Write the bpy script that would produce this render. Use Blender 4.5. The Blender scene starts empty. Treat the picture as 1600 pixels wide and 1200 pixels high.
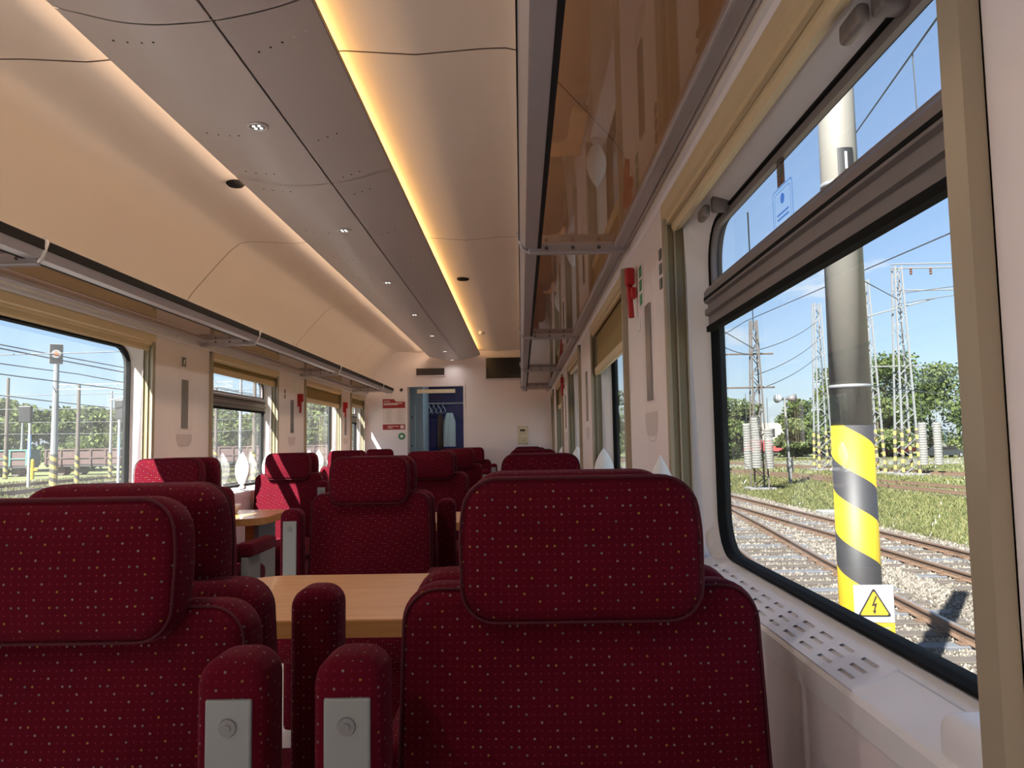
import bpy, bmesh, math, random
import numpy as np
from mathutils import Matrix, Vector
random.seed(7); RNG = np.random.default_rng(7)
S = bpy.context.scene; COL = S.collection
R = math.radians

# ------------------------------------------------------------------ camera
cam_d = bpy.data.cameras.new('camera'); cam = bpy.data.objects.new('camera', cam_d); COL.objects.link(cam)
cam_d.sensor_width = 36.0; cam_d.lens = 27.0; cam_d.clip_start = 0.02; cam_d.clip_end = 2000
_rt = Vector((0.99978544, 0.01246246, -0.01654592)); _dn = Vector((-0.01745132, 0.0764364, -0.99692173)); _fw = Vector((-0.01115938, 0.99699657, 0.07663749))
cam.matrix_world = Matrix(((_rt.x, -_dn.x, -_fw.x, .912), (_rt.y, -_dn.y, -_fw.y, 0.0), (_rt.z, -_dn.z, -_fw.z, 1.2), (0, 0, 0, 1)))
S.camera = cam
# ------------------------------------------------------------------ sky, sun, exposure
SUN_DIR = Vector((.42, .62, -.75)).normalized()
w = bpy.data.worlds.new('sky'); S.world = w; w.use_nodes = True
nt = w.node_tree; nt.nodes.clear()
def N(t, typ, **kw):
    n = t.nodes.new(typ)
    for k, v in kw.items(): setattr(n, k, v)
    return n
wo = N(nt, 'ShaderNodeOutputWorld'); bg = N(nt, 'ShaderNodeBackground'); sky = N(nt, 'ShaderNodeTexSky')
sky.sky_type = 'NISHITA'; sky.sun_disc = False; sky.sun_elevation = R(45); sky.sun_rotation = R(214)
sky.air_density = 1.0; sky.dust_density = .7; sky.ozone_density = 1.6
tc = N(nt, 'ShaderNodeTexCoord'); mp = N(nt, 'ShaderNodeMapping'); mp.inputs['Scale'].default_value = (1, 1, 3.2)
nz = N(nt, 'ShaderNodeTexNoise'); nz.inputs['Scale'].default_value = 5.0; nz.inputs['Detail'].default_value = 6; nz.inputs['Roughness'].default_value = .55
rp = N(nt, 'ShaderNodeValToRGB'); rp.color_ramp.elements[0].position = .60; rp.color_ramp.elements[1].position = .72
mx = N(nt, 'ShaderNodeMixRGB'); mx.inputs[2].default_value = (5.2, 5.4, 5.6, 1)
nt.links.new(tc.outputs['Generated'], mp.inputs[0]); nt.links.new(mp.outputs[0], nz.inputs['Vector']); nt.links.new(nz.outputs['Fac'], rp.inputs[0])
nt.links.new(rp.outputs[0], mx.inputs[0]); hz = N(nt, 'ShaderNodeMixRGB'); hz.inputs[0].default_value = .5; hz.inputs[2].default_value = (1.75, 2.7, 4.6, 1); nt.links.new(sky.outputs[0], hz.inputs[1]); nt.links.new(hz.outputs[0], mx.inputs[1]); nt.links.new(mx.outputs[0], bg.inputs[0]); nt.links.new(bg.outputs[0], wo.inputs[0])
bg.inputs[1].default_value = .118
sd = bpy.data.lights.new('sun', 'SUN'); sd.energy = 17.0; sd.angle = R(.53); sd.color = (1, .965, .915)
so = bpy.data.objects.new('sun', sd); COL.objects.link(so); so.rotation_euler = SUN_DIR.to_track_quat('-Z', 'Y').to_euler(); so.location = (-20, -20, 40)
S.view_settings.view_transform = 'Standard'; S.view_settings.look = 'None'; S.view_settings.gamma = 1; S.view_settings.use_curve_mapping = False
S.view_settings.exposure = 0.88
S.cycles.max_bounces = 10; S.cycles.diffuse_bounces = 6; S.cycles.glossy_bounces = 4; S.cycles.transparent_max_bounces = 16; S.cycles.sample_clamp_indirect = 6
S.cycles.use_denoising = True

# ------------------------------------------------------------------ materials
def srgb(r, g, b):
    f = lambda c: (c / 255 / 12.92) if c / 255 <= .04045 else ((c / 255 + .055) / 1.055) ** 2.4
    return (f(r), f(g), f(b), 1)
MATS = {}
OUTSIDE = set('concrete steel_pole galv rust_steel rail_rust rail_top sleeper_wood sleeper_grey ballast_bed asphalt yard_gravel sign_white sign_yellow yellow orange wag_teal wag_brown railcar_red railcar_cream bark insulator'.split())
def mat(name, col, rough=.5, metal=0, noise=0, nscale=20, bump=0, bscale=200, spec=.5, coat=0):
    m = bpy.data.materials.new(name); m.use_nodes = True; t = m.node_tree; b = t.nodes['Principled BSDF']
    if name in OUTSIDE: col = tuple(c * .68 for c in col[:3])
    if len(col) == 3: col = (*col, 1)
    b.inputs['Base Color'].default_value = col; b.inputs['Roughness'].default_value = rough; b.inputs['Metallic'].default_value = metal
    b.inputs['Specular IOR Level'].default_value = spec; b.inputs['Coat Weight'].default_value = coat
    tc = N(t, 'ShaderNodeTexCoord')
    if noise:
        nz = N(t, 'ShaderNodeTexNoise'); nz.inputs['Scale'].default_value = nscale; nz.inputs['Detail'].default_value = 4
        mx = N(t, 'ShaderNodeMixRGB'); mx.blend_type = 'MIX'
        mx.inputs[1].default_value = tuple(c * (1 - noise) for c in col[:3]) + (1,); mx.inputs[2].default_value = tuple(min(1, c * (1 + noise)) for c in col[:3]) + (1,)
        t.links.new(tc.outputs['Object'], nz.inputs['Vector']); t.links.new(nz.outputs['Fac'], mx.inputs[0]); t.links.new(mx.outputs[0], b.inputs['Base Color'])
    if bump:
        n2 = N(t, 'ShaderNodeTexNoise'); n2.inputs['Scale'].default_value = bscale; bp = N(t, 'ShaderNodeBump'); bp.inputs['Strength'].default_value = bump; bp.inputs['Distance'].default_value = .002
        t.links.new(tc.outputs['Object'], n2.inputs['Vector']); t.links.new(n2.outputs['Fac'], bp.inputs['Height']); t.links.new(bp.outputs[0], b.inputs['Normal'])
    MATS[name] = m; return m
def emit(name, col, strength):
    m = bpy.data.materials.new(name); m.use_nodes = True; t = m.node_tree; t.nodes.clear()
    o = N(t, 'ShaderNodeOutputMaterial'); e = N(t, 'ShaderNodeEmission'); e.inputs[0].default_value = (*col, 1); e.inputs[1].default_value = strength
    t.links.new(e.outputs[0], o.inputs[0]); MATS[name] = m; return m
def glass(name, tint, ior, rough=0.0, dirt=0.0):
    m = bpy.data.materials.new(name); m.use_nodes = True; t = m.node_tree; t.nodes.clear()
    o = N(t, 'ShaderNodeOutputMaterial'); tr = N(t, 'ShaderNodeBsdfTransparent'); tr.inputs[0].default_value = (*tint, 1)
    gl = N(t, 'ShaderNodeBsdfGlossy'); gl.inputs['Roughness'].default_value = rough; lw = N(t, 'ShaderNodeLayerWeight'); lw.inputs[0].default_value = .5; r0 = ((ior - 1) / (ior + 1)) ** 2
    pw = N(t, 'ShaderNodeMath', operation='POWER'); t.links.new(lw.outputs['Facing'], pw.inputs[0]); pw.inputs[1].default_value = 5
    fr = N(t, 'ShaderNodeMath', operation='MULTIPLY_ADD'); t.links.new(pw.outputs[0], fr.inputs[0]); fr.inputs[1].default_value = 1 - r0; fr.inputs[2].default_value = r0
    mx = N(t, 'ShaderNodeMixShader'); t.links.new(fr.outputs[0], mx.inputs[0]); t.links.new(tr.outputs[0], mx.inputs[1]); t.links.new(gl.outputs[0], mx.inputs[2])
    out = mx.outputs[0]
    if dirt:
        df = N(t, 'ShaderNodeBsdfTranslucent'); df.inputs[0].default_value = (.8, .82, .8, 1)
        tc = N(t, 'ShaderNodeTexCoord'); nz = N(t, 'ShaderNodeTexNoise'); nz.inputs['Scale'].default_value = 5; nz.inputs['Detail'].default_value = 5
        ml = N(t, 'ShaderNodeMath', operation='MULTIPLY'); ml.inputs[1].default_value = dirt
        m2 = N(t, 'ShaderNodeMixShader'); t.links.new(tc.outputs['Object'], nz.inputs['Vector']); t.links.new(nz.outputs['Fac'], ml.inputs[0]); t.links.new(ml.outputs[0], m2.inputs[0])
        t.links.new(out, m2.inputs[1]); t.links.new(df.outputs[0], m2.inputs[2]); out = m2.outputs[0]
    t.links.new(out, o.inputs[0]); MATS[name] = m; return m

def fabric(name, base, faint, sheen):
    """velvet moquette: woven dot grid, the coloured dots repeat every 5 x 5 cells"""
    m = bpy.data.materials.new(name); m.use_nodes = True; t = m.node_tree; b = t.nodes['Principled BSDF']; L = t.links.new
    uv = N(t, 'ShaderNodeUVMap'); sc = N(t, 'ShaderNodeVectorMath', operation='SCALE'); sc.inputs['Scale'].default_value = 1 / .0117
    L(uv.outputs[0], sc.inputs[0])
    fl = N(t, 'ShaderNodeVectorMath', operation='FLOOR'); L(sc.outputs[0], fl.inputs[0])
    fr = N(t, 'ShaderNodeVectorMath', operation='FRACTION'); L(sc.outputs[0], fr.inputs[0])
    sb = N(t, 'ShaderNodeVectorMath', operation='SUBTRACT'); sb.inputs[1].default_value = (.5, .5, 0); L(fr.outputs[0], sb.inputs[0])
    ln = N(t, 'ShaderNodeVectorMath', operation='LENGTH'); L(sb.outputs[0], ln.inputs[0])
    wn = N(t, 'ShaderNodeTexWhiteNoise', noise_dimensions='2D'); L(fl.outputs[0], wn.inputs['Vector'])
    sx = N(t, 'ShaderNodeSeparateXYZ'); L(fl.outputs[0], sx.inputs[0])
    def mth(op, a, bb):
        n = N(t, 'ShaderNodeMath', operation=op)
        for i, v in enumerate((a, bb)):
            if isinstance(v, (int, float)): n.inputs[i].default_value = v
            else: L(v, n.inputs[i])
        return n.outputs[0]
    mi = mth('FLOORED_MODULO', sx.outputs[0], 5); mj = mth('FLOORED_MODULO', sx.outputs[1], 5)
    key = mth('ADD', mi, mth('MULTIPLY', mj, 5)); tot = None
    for c in (0, 1, 8, 11, 19, 22):
        n = N(t, 'ShaderNodeMath', operation='COMPARE'); L(key, n.inputs[0]); n.inputs[1].default_value = c; n.inputs[2].default_value = .3
        tot = n.outputs[0] if tot is None else mth('ADD', tot, n.outputs[0])
    rad = mth('ADD', mth('MULTIPLY', tot, .03), .13)
    dot = mth('LESS_THAN', ln.outputs['Value'], rad)
    cr = N(t, 'ShaderNodeValToRGB'); cr.color_ramp.interpolation = 'CONSTANT'; e = cr.color_ramp.elements
    e[0].position = 0; e[0].color = (.19, .135, .12, 1); e[1].position = .4; e[1].color = (.21, .115, .03, 1); x = e.new(.7); x.color = (.12, .11, .105, 1)
    L(wn.outputs['Value'], cr.inputs[0])
    dc = N(t, 'ShaderNodeMixRGB'); L(tot, dc.inputs[0]); dc.inputs[1].default_value = (*faint, 1); L(cr.outputs[0], dc.inputs[2])
    nz = N(t, 'ShaderNodeTexNoise'); nz.inputs['Scale'].default_value = 9; tc = N(t, 'ShaderNodeTexCoord'); L(tc.outputs['Object'], nz.inputs['Vector'])
    bc = N(t, 'ShaderNodeMixRGB'); L(nz.outputs['Fac'], bc.inputs[0]); bc.inputs[1].default_value = tuple(c * .8 for c in base) + (1,); bc.inputs[2].default_value = tuple(c * 1.2 for c in base) + (1,)
    fc = N(t, 'ShaderNodeMixRGB'); L(dot, fc.inputs[0]); L(bc.outputs[0], fc.inputs[1]); L(dc.outputs[0], fc.inputs[2])
    L(fc.outputs[0], b.inputs['Base Color']); b.inputs['Roughness'].default_value = .9; b.inputs['Specular IOR Level'].default_value = .1
    b.inputs['Sheen Weight'].default_value = sheen; b.inputs['Sheen Roughness'].default_value = .35; b.inputs['Sheen Tint'].default_value = (1, .35, .45, 1)
    MATS[name] = m; return m
def wood(name, a, bcol, rough=.35):
    m = bpy.data.materials.new(name); m.use_nodes = True; t = m.node_tree; b = t.nodes['Principled BSDF']; L = t.links.new
    tc = N(t, 'ShaderNodeTexCoord'); mp = N(t, 'ShaderNodeMapping'); mp.inputs['Scale'].default_value = (1.2, 26, 26); nz = N(t, 'ShaderNodeTexNoise'); nz.inputs['Scale'].default_value = 2.5; nz.inputs['Detail'].default_value = 8; nz.inputs['Distortion'].default_value = .4
    cr = N(t, 'ShaderNodeValToRGB'); cr.color_ramp.elements[0].position = .35; cr.color_ramp.elements[1].position = .65; cr.color_ramp.elements[0].color = (*a, 1); cr.color_ramp.elements[1].color = (*bcol, 1)
    L(tc.outputs['Object'], mp.inputs[0]); L(mp.outputs[0], nz.inputs['Vector']); L(nz.outputs['Fac'], cr.inputs[0]); L(cr.outputs[0], b.inputs['Base Color']); b.inputs['Roughness'].default_value = rough; b.inputs['Coat Weight'].default_value = .2
    MATS[name] = m; return m
def island(name, cols, rough=.9, transl=0):
    m = bpy.data.materials.new(name); m.use_nodes = True; t = m.node_tree; b = t.nodes['Principled BSDF']; L = t.links.new
    g = N(t, 'ShaderNodeNewGeometry'); cr = N(t, 'ShaderNodeValToRGB'); e = cr.color_ramp.elements
    for i, c in enumerate(cols):
        p = i / (len(cols) - 1)
        el = e[0] if i == 0 else (e[1] if i == len(cols) - 1 else e.new(p))
        el.position = p; el.color = (*[q * .70 for q in c], 1)
    L(g.outputs['Random Per Island'], cr.inputs[0]); L(cr.outputs[0], b.inputs['Base Color']); b.inputs['Roughness'].default_value = rough; b.inputs['Specular IOR Level'].default_value = .2
    if transl:
        o = t.nodes['Material Output']; tr = N(t, 'ShaderNodeBsdfTranslucent'); L(cr.outputs[0], tr.inputs[0]); mx = N(t, 'ShaderNodeMixShader'); mx.inputs[0].default_value = transl
        L(b.outputs[0], mx.inputs[1]); L(tr.outputs[0], mx.inputs[2]); L(mx.outputs[0], o.inputs[0])
    MATS[name] = m; return m

mat('wall', (.80, .735, .745), .42, noise=.03, nscale=3)
mat('reveal', (.80, .80, .82), .38, noise=.02, nscale=3)
mat('ceiling', (.80, .715, .63), .34, noise=.03, nscale=2)
mat('joint_shade', (.26, .19, .15), .7, noise=.05)
mat('joint', (.03, .026, .024), .9, noise=.1)
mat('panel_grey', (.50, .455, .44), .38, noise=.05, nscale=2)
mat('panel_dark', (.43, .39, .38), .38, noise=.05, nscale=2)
mat('alu', (.40, .37, .385), .38, .35, noise=.05)
mat('alu_light', (.58, .57, .56), .35, .5, noise=.05)
mat('alu_dark', (.10, .092, .09), .42, .1, noise=.08)
mat('black', (.012, .011, .012), .75, noise=.1, spec=.15)
mat('slot_grey', (.70, .69, .70), .7, noise=.05)
mat('rubber', (.012, .012, .012), .85, noise=.1, spec=.1)
mat('transom', (.19, .165, .165), .4, .1, noise=.06)
mat('gold', (.38, .325, .235), .38, .15, noise=.06, nscale=6)
mat('gold_shaded', (.24, .205, .125), .4, .2, noise=.06)
mat('blind', (.30, .215, .085), .85, noise=.1, nscale=120)
mat('blind_bar', (.62, .50, .31), .45, noise=.04)
mat('floor', (.72, .69, .67), .6, noise=.06, nscale=40)
mat('seat_base', (.33, .33, .33), .45, .3, noise=.05)
mat('plate', (.24, .25, .245), .42, .15, noise=.04)
mat('lock', (.20, .20, .20), .4, .2, noise=.05)
mat('piping', (.065, .003, .010), .9, noise=.1)
mat('white', (.78, .77, .75), .4, noise=.02)
mat('lampshade', (.80, .79, .76), .35, noise=.02)
mat('red', (.42, .012, .015), .35, noise=.05)
mat('poster_red', (.30, .02, .025), .5, noise=.05)
mat('poster_white', (.72, .64, .64), .5, noise=.02)
mat('poster_grey', (.42, .38, .38), .5, noise=.05)
mat('green', (.03, .22, .10), .5, noise=.05)
mat('dark_vent', (.055, .04, .03), .7, noise=.2)
mat('screen', (.012, .010, .010), .12, noise=.1)
mat('mirror_strip', (.34, .33, .32), .25, .6, noise=.04)
mat('recess', (.60, .54, .54), .45, noise=.03)
mat('cream', (.66, .60, .44), .5, noise=.03)
mat('vest_white', (.52, .60, .64), .4, noise=.03)
mat('vest_blue', (.022, .026, .16), .5, noise=.1)
mat('vest_blue2', (.045, .05, .34), .45, noise=.1)
mat('garment', (.55, .58, .55), .8, noise=.06)
mat('garment_brown', (.13, .07, .05), .9, noise=.1)
mat('sticker_brown', (.30, .17, .12), .6, noise=.1)
mat('sticker_blue', (.20, .42, .75), .5, noise=.05)
mat('sky_print', (.14, .15, .14), .6, noise=.05)
wood('table_wood', (.50, .22, .075), (.60, .295, .115))
wood('edge_wood', (.46, .20, .06), (.54, .26, .08), .4)
fabric('fabric', (.080, .0014, .0080), (.14, .012, .022), .09)
glass('pane', (.90, .92, .91), 1.35, 0, .05)
glass('pane_dirty', (.90, .93, .92), 1.35, 0, .08)
glass('rack_glass', (.60, .52, .46), 2.0, .02)
glass('door_glass', (.82, .86, .88), 1.3)
emit('tube_warm', (1.0, .55, .19), 6.2)
emit('tube_left', (1.0, .70, .47), 9.0)
emit('spot_led', (1, .97, .9), 1.2)
emit('vest_fill', (.85, .95, 1), 14)
# outdoors
mat('concrete', (.22, .216, .205), .85, noise=.12, nscale=4)
mat('steel_pole', (.30, .282, .245), .5, .15, noise=.08, nscale=3)
mat('galv', (.29, .30, .31), .5, .4, noise=.08)
mat('rust_steel', (.115, .095, .08), .8, .1, noise=.25, nscale=8)
mat('rail_rust', (.165, .10, .063), .7, .2, noise=.2, nscale=8)
mat('rail_top', (.32, .26, .22), .35, .6, noise=.1)
mat('sleeper_wood', (.075, .06, .048), .9, noise=.25, nscale=6)
mat('sleeper_grey', (.095, .10, .112), .85, noise=.15, nscale=6)
mat('ballast_bed', (.11, .095, .075), .95, noise=.45, nscale=30)
mat('yard_gravel', (.155, .138, .118), .95, noise=.4, nscale=9)
mat('asphalt', (.22, .215, .205), .9, noise=.1, nscale=2)
mat('wire', (.028, .033, .04), .6, noise=.1)
mat('sign_white', (.34, .36, .38), .5, noise=.02)
mat('sign_yellow', (.42, .27, .015), .5, noise=.03)
mat('sign_black', (.006, .006, .007), .5, noise=.1)
mat('yellow', (.50, .37, .01), .45, noise=.04)
mat('orange', (.80, .16, .03), .5, noise=.05)
mat('wag_teal', (.08, .20, .185), .7, noise=.15, nscale=3)
mat('wag_brown', (.11, .065, .06), .8, noise=.2, nscale=3)
mat('wag_dark', (.03, .03, .03), .8, noise=.2)
mat('car_black', (.02, .022, .025), .25, noise=.1, coat=.5)
mat('railcar_red', (.40, .04, .04), .5, noise=.06)
mat('railcar_cream', (.40, .37, .29), .5, noise=.06)
mat('bark', (.10, .075, .05), .95, noise=.3, nscale=10)
mat('insulator', (.13, .05, .03), .35, noise=.1)
glass('sticker_tint', (.50, .70, .95), 1.0)
glass('sticker_brown_tint', (.50, .30, .22), 1.0)
island('stones', [(.075, .062, .048), (.15, .13, .105), (.215, .185, .15), (.11, .10, .09), (.27, .24, .20)])
island('grass_blades', [(.07, .10, .022), (.125, .155, .038), (.20, .22, .065), (.25, .23, .10)], transl=.3)
island('leaves', [(.03, .058, .015), (.058, .098, .024), (.095, .145, .033), (.145, .19, .055)], transl=.35)
island('leaves_light', [(.05, .08, .025), (.09, .13, .036), (.135, .18, .055), (.19, .23, .085)], transl=.35)
def grass_ground():
    m = mat('grass_ground', (.16, .2, .05), .95); t = m.node_tree; b = t.nodes['Principled BSDF']; L = t.links.new
    tc = N(t, 'ShaderNodeTexCoord'); n1 = N(t, 'ShaderNodeTexNoise'); n1.inputs['Scale'].default_value = .5; n1.inputs['Detail'].default_value = 9; n1.inputs['Roughness'].default_value = .7
    cr = N(t, 'ShaderNodeValToRGB'); e = cr.color_ramp.elements; e[0].position = .3; e[0].color = (.058, .076, .02, 1); e[1].position = .7; e[1].color = (.14, .145, .055, 1)
    L(tc.outputs['Object'], n1.inputs['Vector']); L(n1.outputs['Fac'], cr.inputs[0]); L(cr.outputs[0], b.inputs['Base Color'])
grass_ground()
def stripes(name, pitch, frac, z0, ca, cb):
    m = mat(name, ca, .58); t = m.node_tree; b = t.nodes['Principled BSDF']; L = t.links.new
    tc = N(t, 'ShaderNodeTexCoord'); sx = N(t, 'ShaderNodeSeparateXYZ'); L(tc.outputs['Object'], sx.inputs[0])
    at = N(t, 'ShaderNodeMath', operation='ARCTAN2'); L(sx.outputs[1], at.inputs[0]); L(sx.outputs[0], at.inputs[1])
    d1 = N(t, 'ShaderNodeMath', operation='DIVIDE'); L(at.outputs[0], d1.inputs[0]); d1.inputs[1].default_value = 2 * math.pi
    d2 = N(t, 'ShaderNodeMath', operation='MULTIPLY_ADD'); L(sx.outputs[2], d2.inputs[0]); d2.inputs[1].default_value = 1 / pitch; L(d1.outputs[0], d2.inputs[2])
    ad = N(t, 'ShaderNodeMath', operation='ADD'); L(d2.outputs[0], ad.inputs[0]); ad.inputs[1].default_value = z0
    fr = N(t, 'ShaderNodeMath', operation='FLOORED_MODULO'); L(ad.outputs[0], fr.inputs[0]); fr.inputs[1].default_value = 1
    lt = N(t, 'ShaderNodeMath', operation='LESS_THAN'); L(fr.outputs[0], lt.inputs[0]); lt.inputs[1].default_value = frac
    mx = N(t, 'ShaderNodeMixRGB'); L(lt.outputs[0], mx.inputs[0]); mx.inputs[1].default_value = (*cb, 1); mx.inputs[2].default_value = (*[q * .72 for q in ca], 1); L(mx.outputs[0], b.inputs['Base Color'])
stripes('stripes', .625, .56, .52, (.42, .29, .006), (.018, .018, .02))
stripes('stripes_far', .6, .5, 0, (.42, .32, .08), (.05, .045, .04))

# ------------------------------------------------------------------ mesh helpers
class MB:
    def __init__(s): s.v = []; s.f = []; s.mi = []; s.cur = 0
    def add(s, v, f):
        o = len(s.v); s.v += [tuple(p) for p in v]; s.f += [tuple(i + o for i in q) for q in f]; s.mi += [s.cur] * len(f); return s
    def box(s, x0, x1, y0, y1, z0, z1):
        v = [(x0, y0, z0), (x1, y0, z0), (x1, y1, z0), (x0, y1, z0), (x0, y0, z1), (x1, y0, z1), (x1, y1, z1), (x0, y1, z1)]
        return s.add(v, [(0, 3, 2, 1), (4, 5, 6, 7), (0, 1, 5, 4), (1, 2, 6, 5), (2, 3, 7, 6), (3, 0, 4, 7)])
    def prism(s, poly, y0, y1):                       # poly in (x, z), extruded along y
        n = len(poly); v = [(x, y0, z) for x, z in poly] + [(x, y1, z) for x, z in poly]
        f = [tuple(range(n)), tuple(range(2 * n - 1, n - 1, -1))] + [(i, i + n, (i + 1) % n + n, (i + 1) % n) for i in range(n)]
        return s.add(v, f)
    def sheet(s, prof, y0, y1):                       # open profile in (x, z) swept along y
        n = len(prof); v = [(x, y0, z) for x, z in prof] + [(x, y1, z) for x, z in prof]
        return s.add(v, [(i, i + 1, i + 1 + n, i + n) for i in range(n - 1)])
    def cyl(s, a, b, r0, r1=None, n=10, cap=True):
        r1 = r0 if r1 is None else r1; a = Vector(a); b = Vector(b); d = (b - a).normalized()
        u = d.orthogonal().normalized(); w_ = d.cross(u); v = []
        for c, r in ((a, r0), (b, r1)):
            for i in range(n):
                t = 2 * math.pi * i / n; v.append(c + u * (math.cos(t) * r) + w_ * (math.sin(t) * r))
        f = [(i, (i + 1) % n, (i + 1) % n + n, i + n) for i in range(n)]
        if cap: f += [tuple(range(n - 1, -1, -1)), tuple(range(n, 2 * n))]
        return s.add(v, f)
    def tube(s, pts, r, n=6, closed=False):
        pts = [Vector(p) for p in pts]; m = len(pts); v = []; up = None
        for i, p in enumerate(pts):
            a = pts[(i - 1) % m] if (closed or i > 0) else p; b = pts[(i + 1) % m] if (closed or i < m - 1) else p
            d = (b - a).normalized()
            if up is None: up = d.orthogonal().normalized()
            up = (up - d * up.dot(d)).normalized(); w_ = d.cross(up)
            for k in range(n):
                t = 2 * math.pi * k / n; v.append(p + up * (math.cos(t) * r) + w_ * (math.sin(t) * r))
        f = []
        for i in range(m if closed else m - 1):
            j = (i + 1) % m
            f += [(i * n + k, i * n + (k + 1) % n, j * n + (k + 1) % n, j * n + k) for k in range(n)]
        if not closed: f += [tuple(range(n - 1, -1, -1)), tuple(range((m - 1) * n, m * n))]
        return s.add(v, f)
    def loft(s, loops, closed=True):
        n = len(loops[0]); v = [p for l in loops for p in l]; f = []
        for i in range(len(loops) - 1):
            for k in range(n if closed else n - 1):
                f.append((i * n + k, i * n + (k + 1) % n, (i + 1) * n + (k + 1) % n, (i + 1) * n + k))
        return s.add(v, f)
    def lathe(s, prof, c=(0, 0, 0), n=20):            # prof (r, z)
        v = []; cx, cy, cz = c
        for r, z in prof:
            for k in range(n):
                t = 2 * math.pi * k / n; v.append((cx + r * math.cos(t), cy + r * math.sin(t), cz + z))
        f = [(i * n + k, i * n + (k + 1) % n, (i + 1) * n + (k + 1) % n, (i + 1) * n + k) for i in range(len(prof) - 1) for k in range(n)]
        f += [tuple(range(n - 1, -1, -1)), tuple(range((len(prof) - 1) * n, len(prof) * n))]
        return s.add(v, f)
    def mesh(s, name, m, smooth=False, fixn=True):
        me = bpy.data.meshes.new(name); me.from_pydata(s.v, [], s.f)
        ms = m if isinstance(m, (list, tuple)) else [m]
        for x in ms: me.materials.append(MATS[x])
        if len(ms) > 1: me.polygons.foreach_set('material_index', s.mi)
        if fixn:
            bm = bmesh.new(); bm.from_mesh(me); bmesh.ops.recalc_face_normals(bm, faces=bm.faces); bm.to_mesh(me); bm.free()
        if smooth: me.shade_smooth()
        me.update(); return me
    def build(s, name, m, parent=None, smooth=False, loc=None, rot=None, fixn=True):
        return link(name, s.mesh(name, m, smooth, fixn), parent, loc, rot)
def link(name, me, parent=None, loc=None, rot=None):
    o = bpy.data.objects.new(name, me); COL.objects.link(o)
    if parent: o.parent = parent
    if loc: o.location = loc
    if rot: o.rotation_euler = rot
    return o
def thing(name, label, cat, loc=(0, 0, 0), rz=0, group=None):
    o = bpy.data.objects.new(name, None); COL.objects.link(o); o.location = loc; o.rotation_euler = (0, 0, rz); o.empty_display_size = .1
    o['label'] = label; o['category'] = cat
    if group: o['group'] = group
    return o
def tag(o, label, cat, group=None):
    o['label'] = label; o['category'] = cat
    if group: o['group'] = group
    return o
def struct(o, label=None):
    o['kind'] = 'structure'
    if label: o['label'] = label
    return o
def sempty(name, label=None, loc=(0, 0, 0)):
    o = bpy.data.objects.new(name, None); COL.objects.link(o); o.location = loc; o['kind'] = 'structure'
    if label: o['label'] = label
    return o
def rpoly(pts, rad, n=6):                             # polygon with rounded corners
    out = []; m = len(pts)
    if not isinstance(rad, (list, tuple)): rad = [rad] * m
    for i in range(m):
        p = Vector(pts[i]); a = (Vector(pts[i - 1]) - p); b = (Vector(pts[(i + 1) % m]) - p); r = rad[i]
        if r <= 0: out.append(tuple(p)); continue
        a.normalize(); b.normalize(); ang = a.angle(b); d = r / math.tan(ang / 2); c = p + (a + b).normalized() * (r / math.sin(ang / 2))
        p0 = p + a * d; p1 = p + b * d; v0 = p0 - c; v1 = p1 - c; th = math.atan2(v0.x * v1.y - v0.y * v1.x, v0.dot(v1))
        for k in range(n + 1):
            t = th * k / n; out.append((c.x + v0.x * math.cos(t) - v0.y * math.sin(t), c.y + v0.x * math.sin(t) + v0.y * math.cos(t)))
    return out
def rrect(x0, x1, z0, z1, r, n=6): return rpoly([(x0, z0), (x1, z0), (x1, z1), (x0, z1)], r, n)
def boxuv(me):
    uv = me.uv_layers.new(name='UVMap').data; vs = me.vertices
    for p in me.polygons:
        nx, ny, nz_ = (abs(c) for c in p.normal)
        for li in p.loop_indices:
            c = vs[me.loops[li].vertex_index].co
            uv[li].uv = (c.x, c.z) if ny >= nx and ny >= nz_ else ((c.y, c.z) if nx >= nz_ else (c.x, c.y))
def slab(name, outline, t, r, m, crown=0, seg=5, uv=False, y0=0):
    """outline (x, z) extruded from y0 to y0+t with rounded rims; the front (-y) face may be crowned"""
    P = [Vector(p) for p in outline]; n = len(P)
    if sum(P[i].x * P[(i + 1) % n].y - P[(i + 1) % n].x * P[i].y for i in range(n)) < 0: P.reverse()
    nr = []
    for i in range(n):
        d = (P[(i + 1) % n] - P[i - 1]).normalized(); nr.append(Vector((-d.y, d.x)))
    c = sum(P, Vector((0, 0))) / n; loops = []
    def off(d, y): return [(P[i].x + nr[i].x * d, y, P[i].y + nr[i].y * d) for i in range(n)]
    base = off(r, 0)
    def scl(k, y): return [(c.x + (q[0] - c.x) * k, y, c.y + (q[2] - c.y) * k) for q in base]
    for k in (.08, .35, .6, .8, .92): loops.append(scl(k, y0 - crown * (1 - k ** 2.2)))
    for i in range(seg + 1): a = math.pi / 2 * i / seg; loops.append(off(r - r * math.sin(a), y0 + r - r * math.cos(a)))
    for i in range(seg + 1): a = math.pi / 2 * i / seg; loops.append(off(r - r * math.cos(a), y0 + t - r + r * math.sin(a)))
    mb = MB().loft(loops); k = len(mb.v); mb.v.append((c.x, y0 - crown, c.y)); mb.f += [(k, (i + 1) % n, i) for i in range(n)]; mb.mi += [0] * n
    o = (len(loops) - 1) * n; mb.f.append(tuple(o + i for i in range(n))); mb.mi.append(0)
    me = mb.mesh(name, m, True)
    if uv: boxuv(me)
    return me
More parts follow.
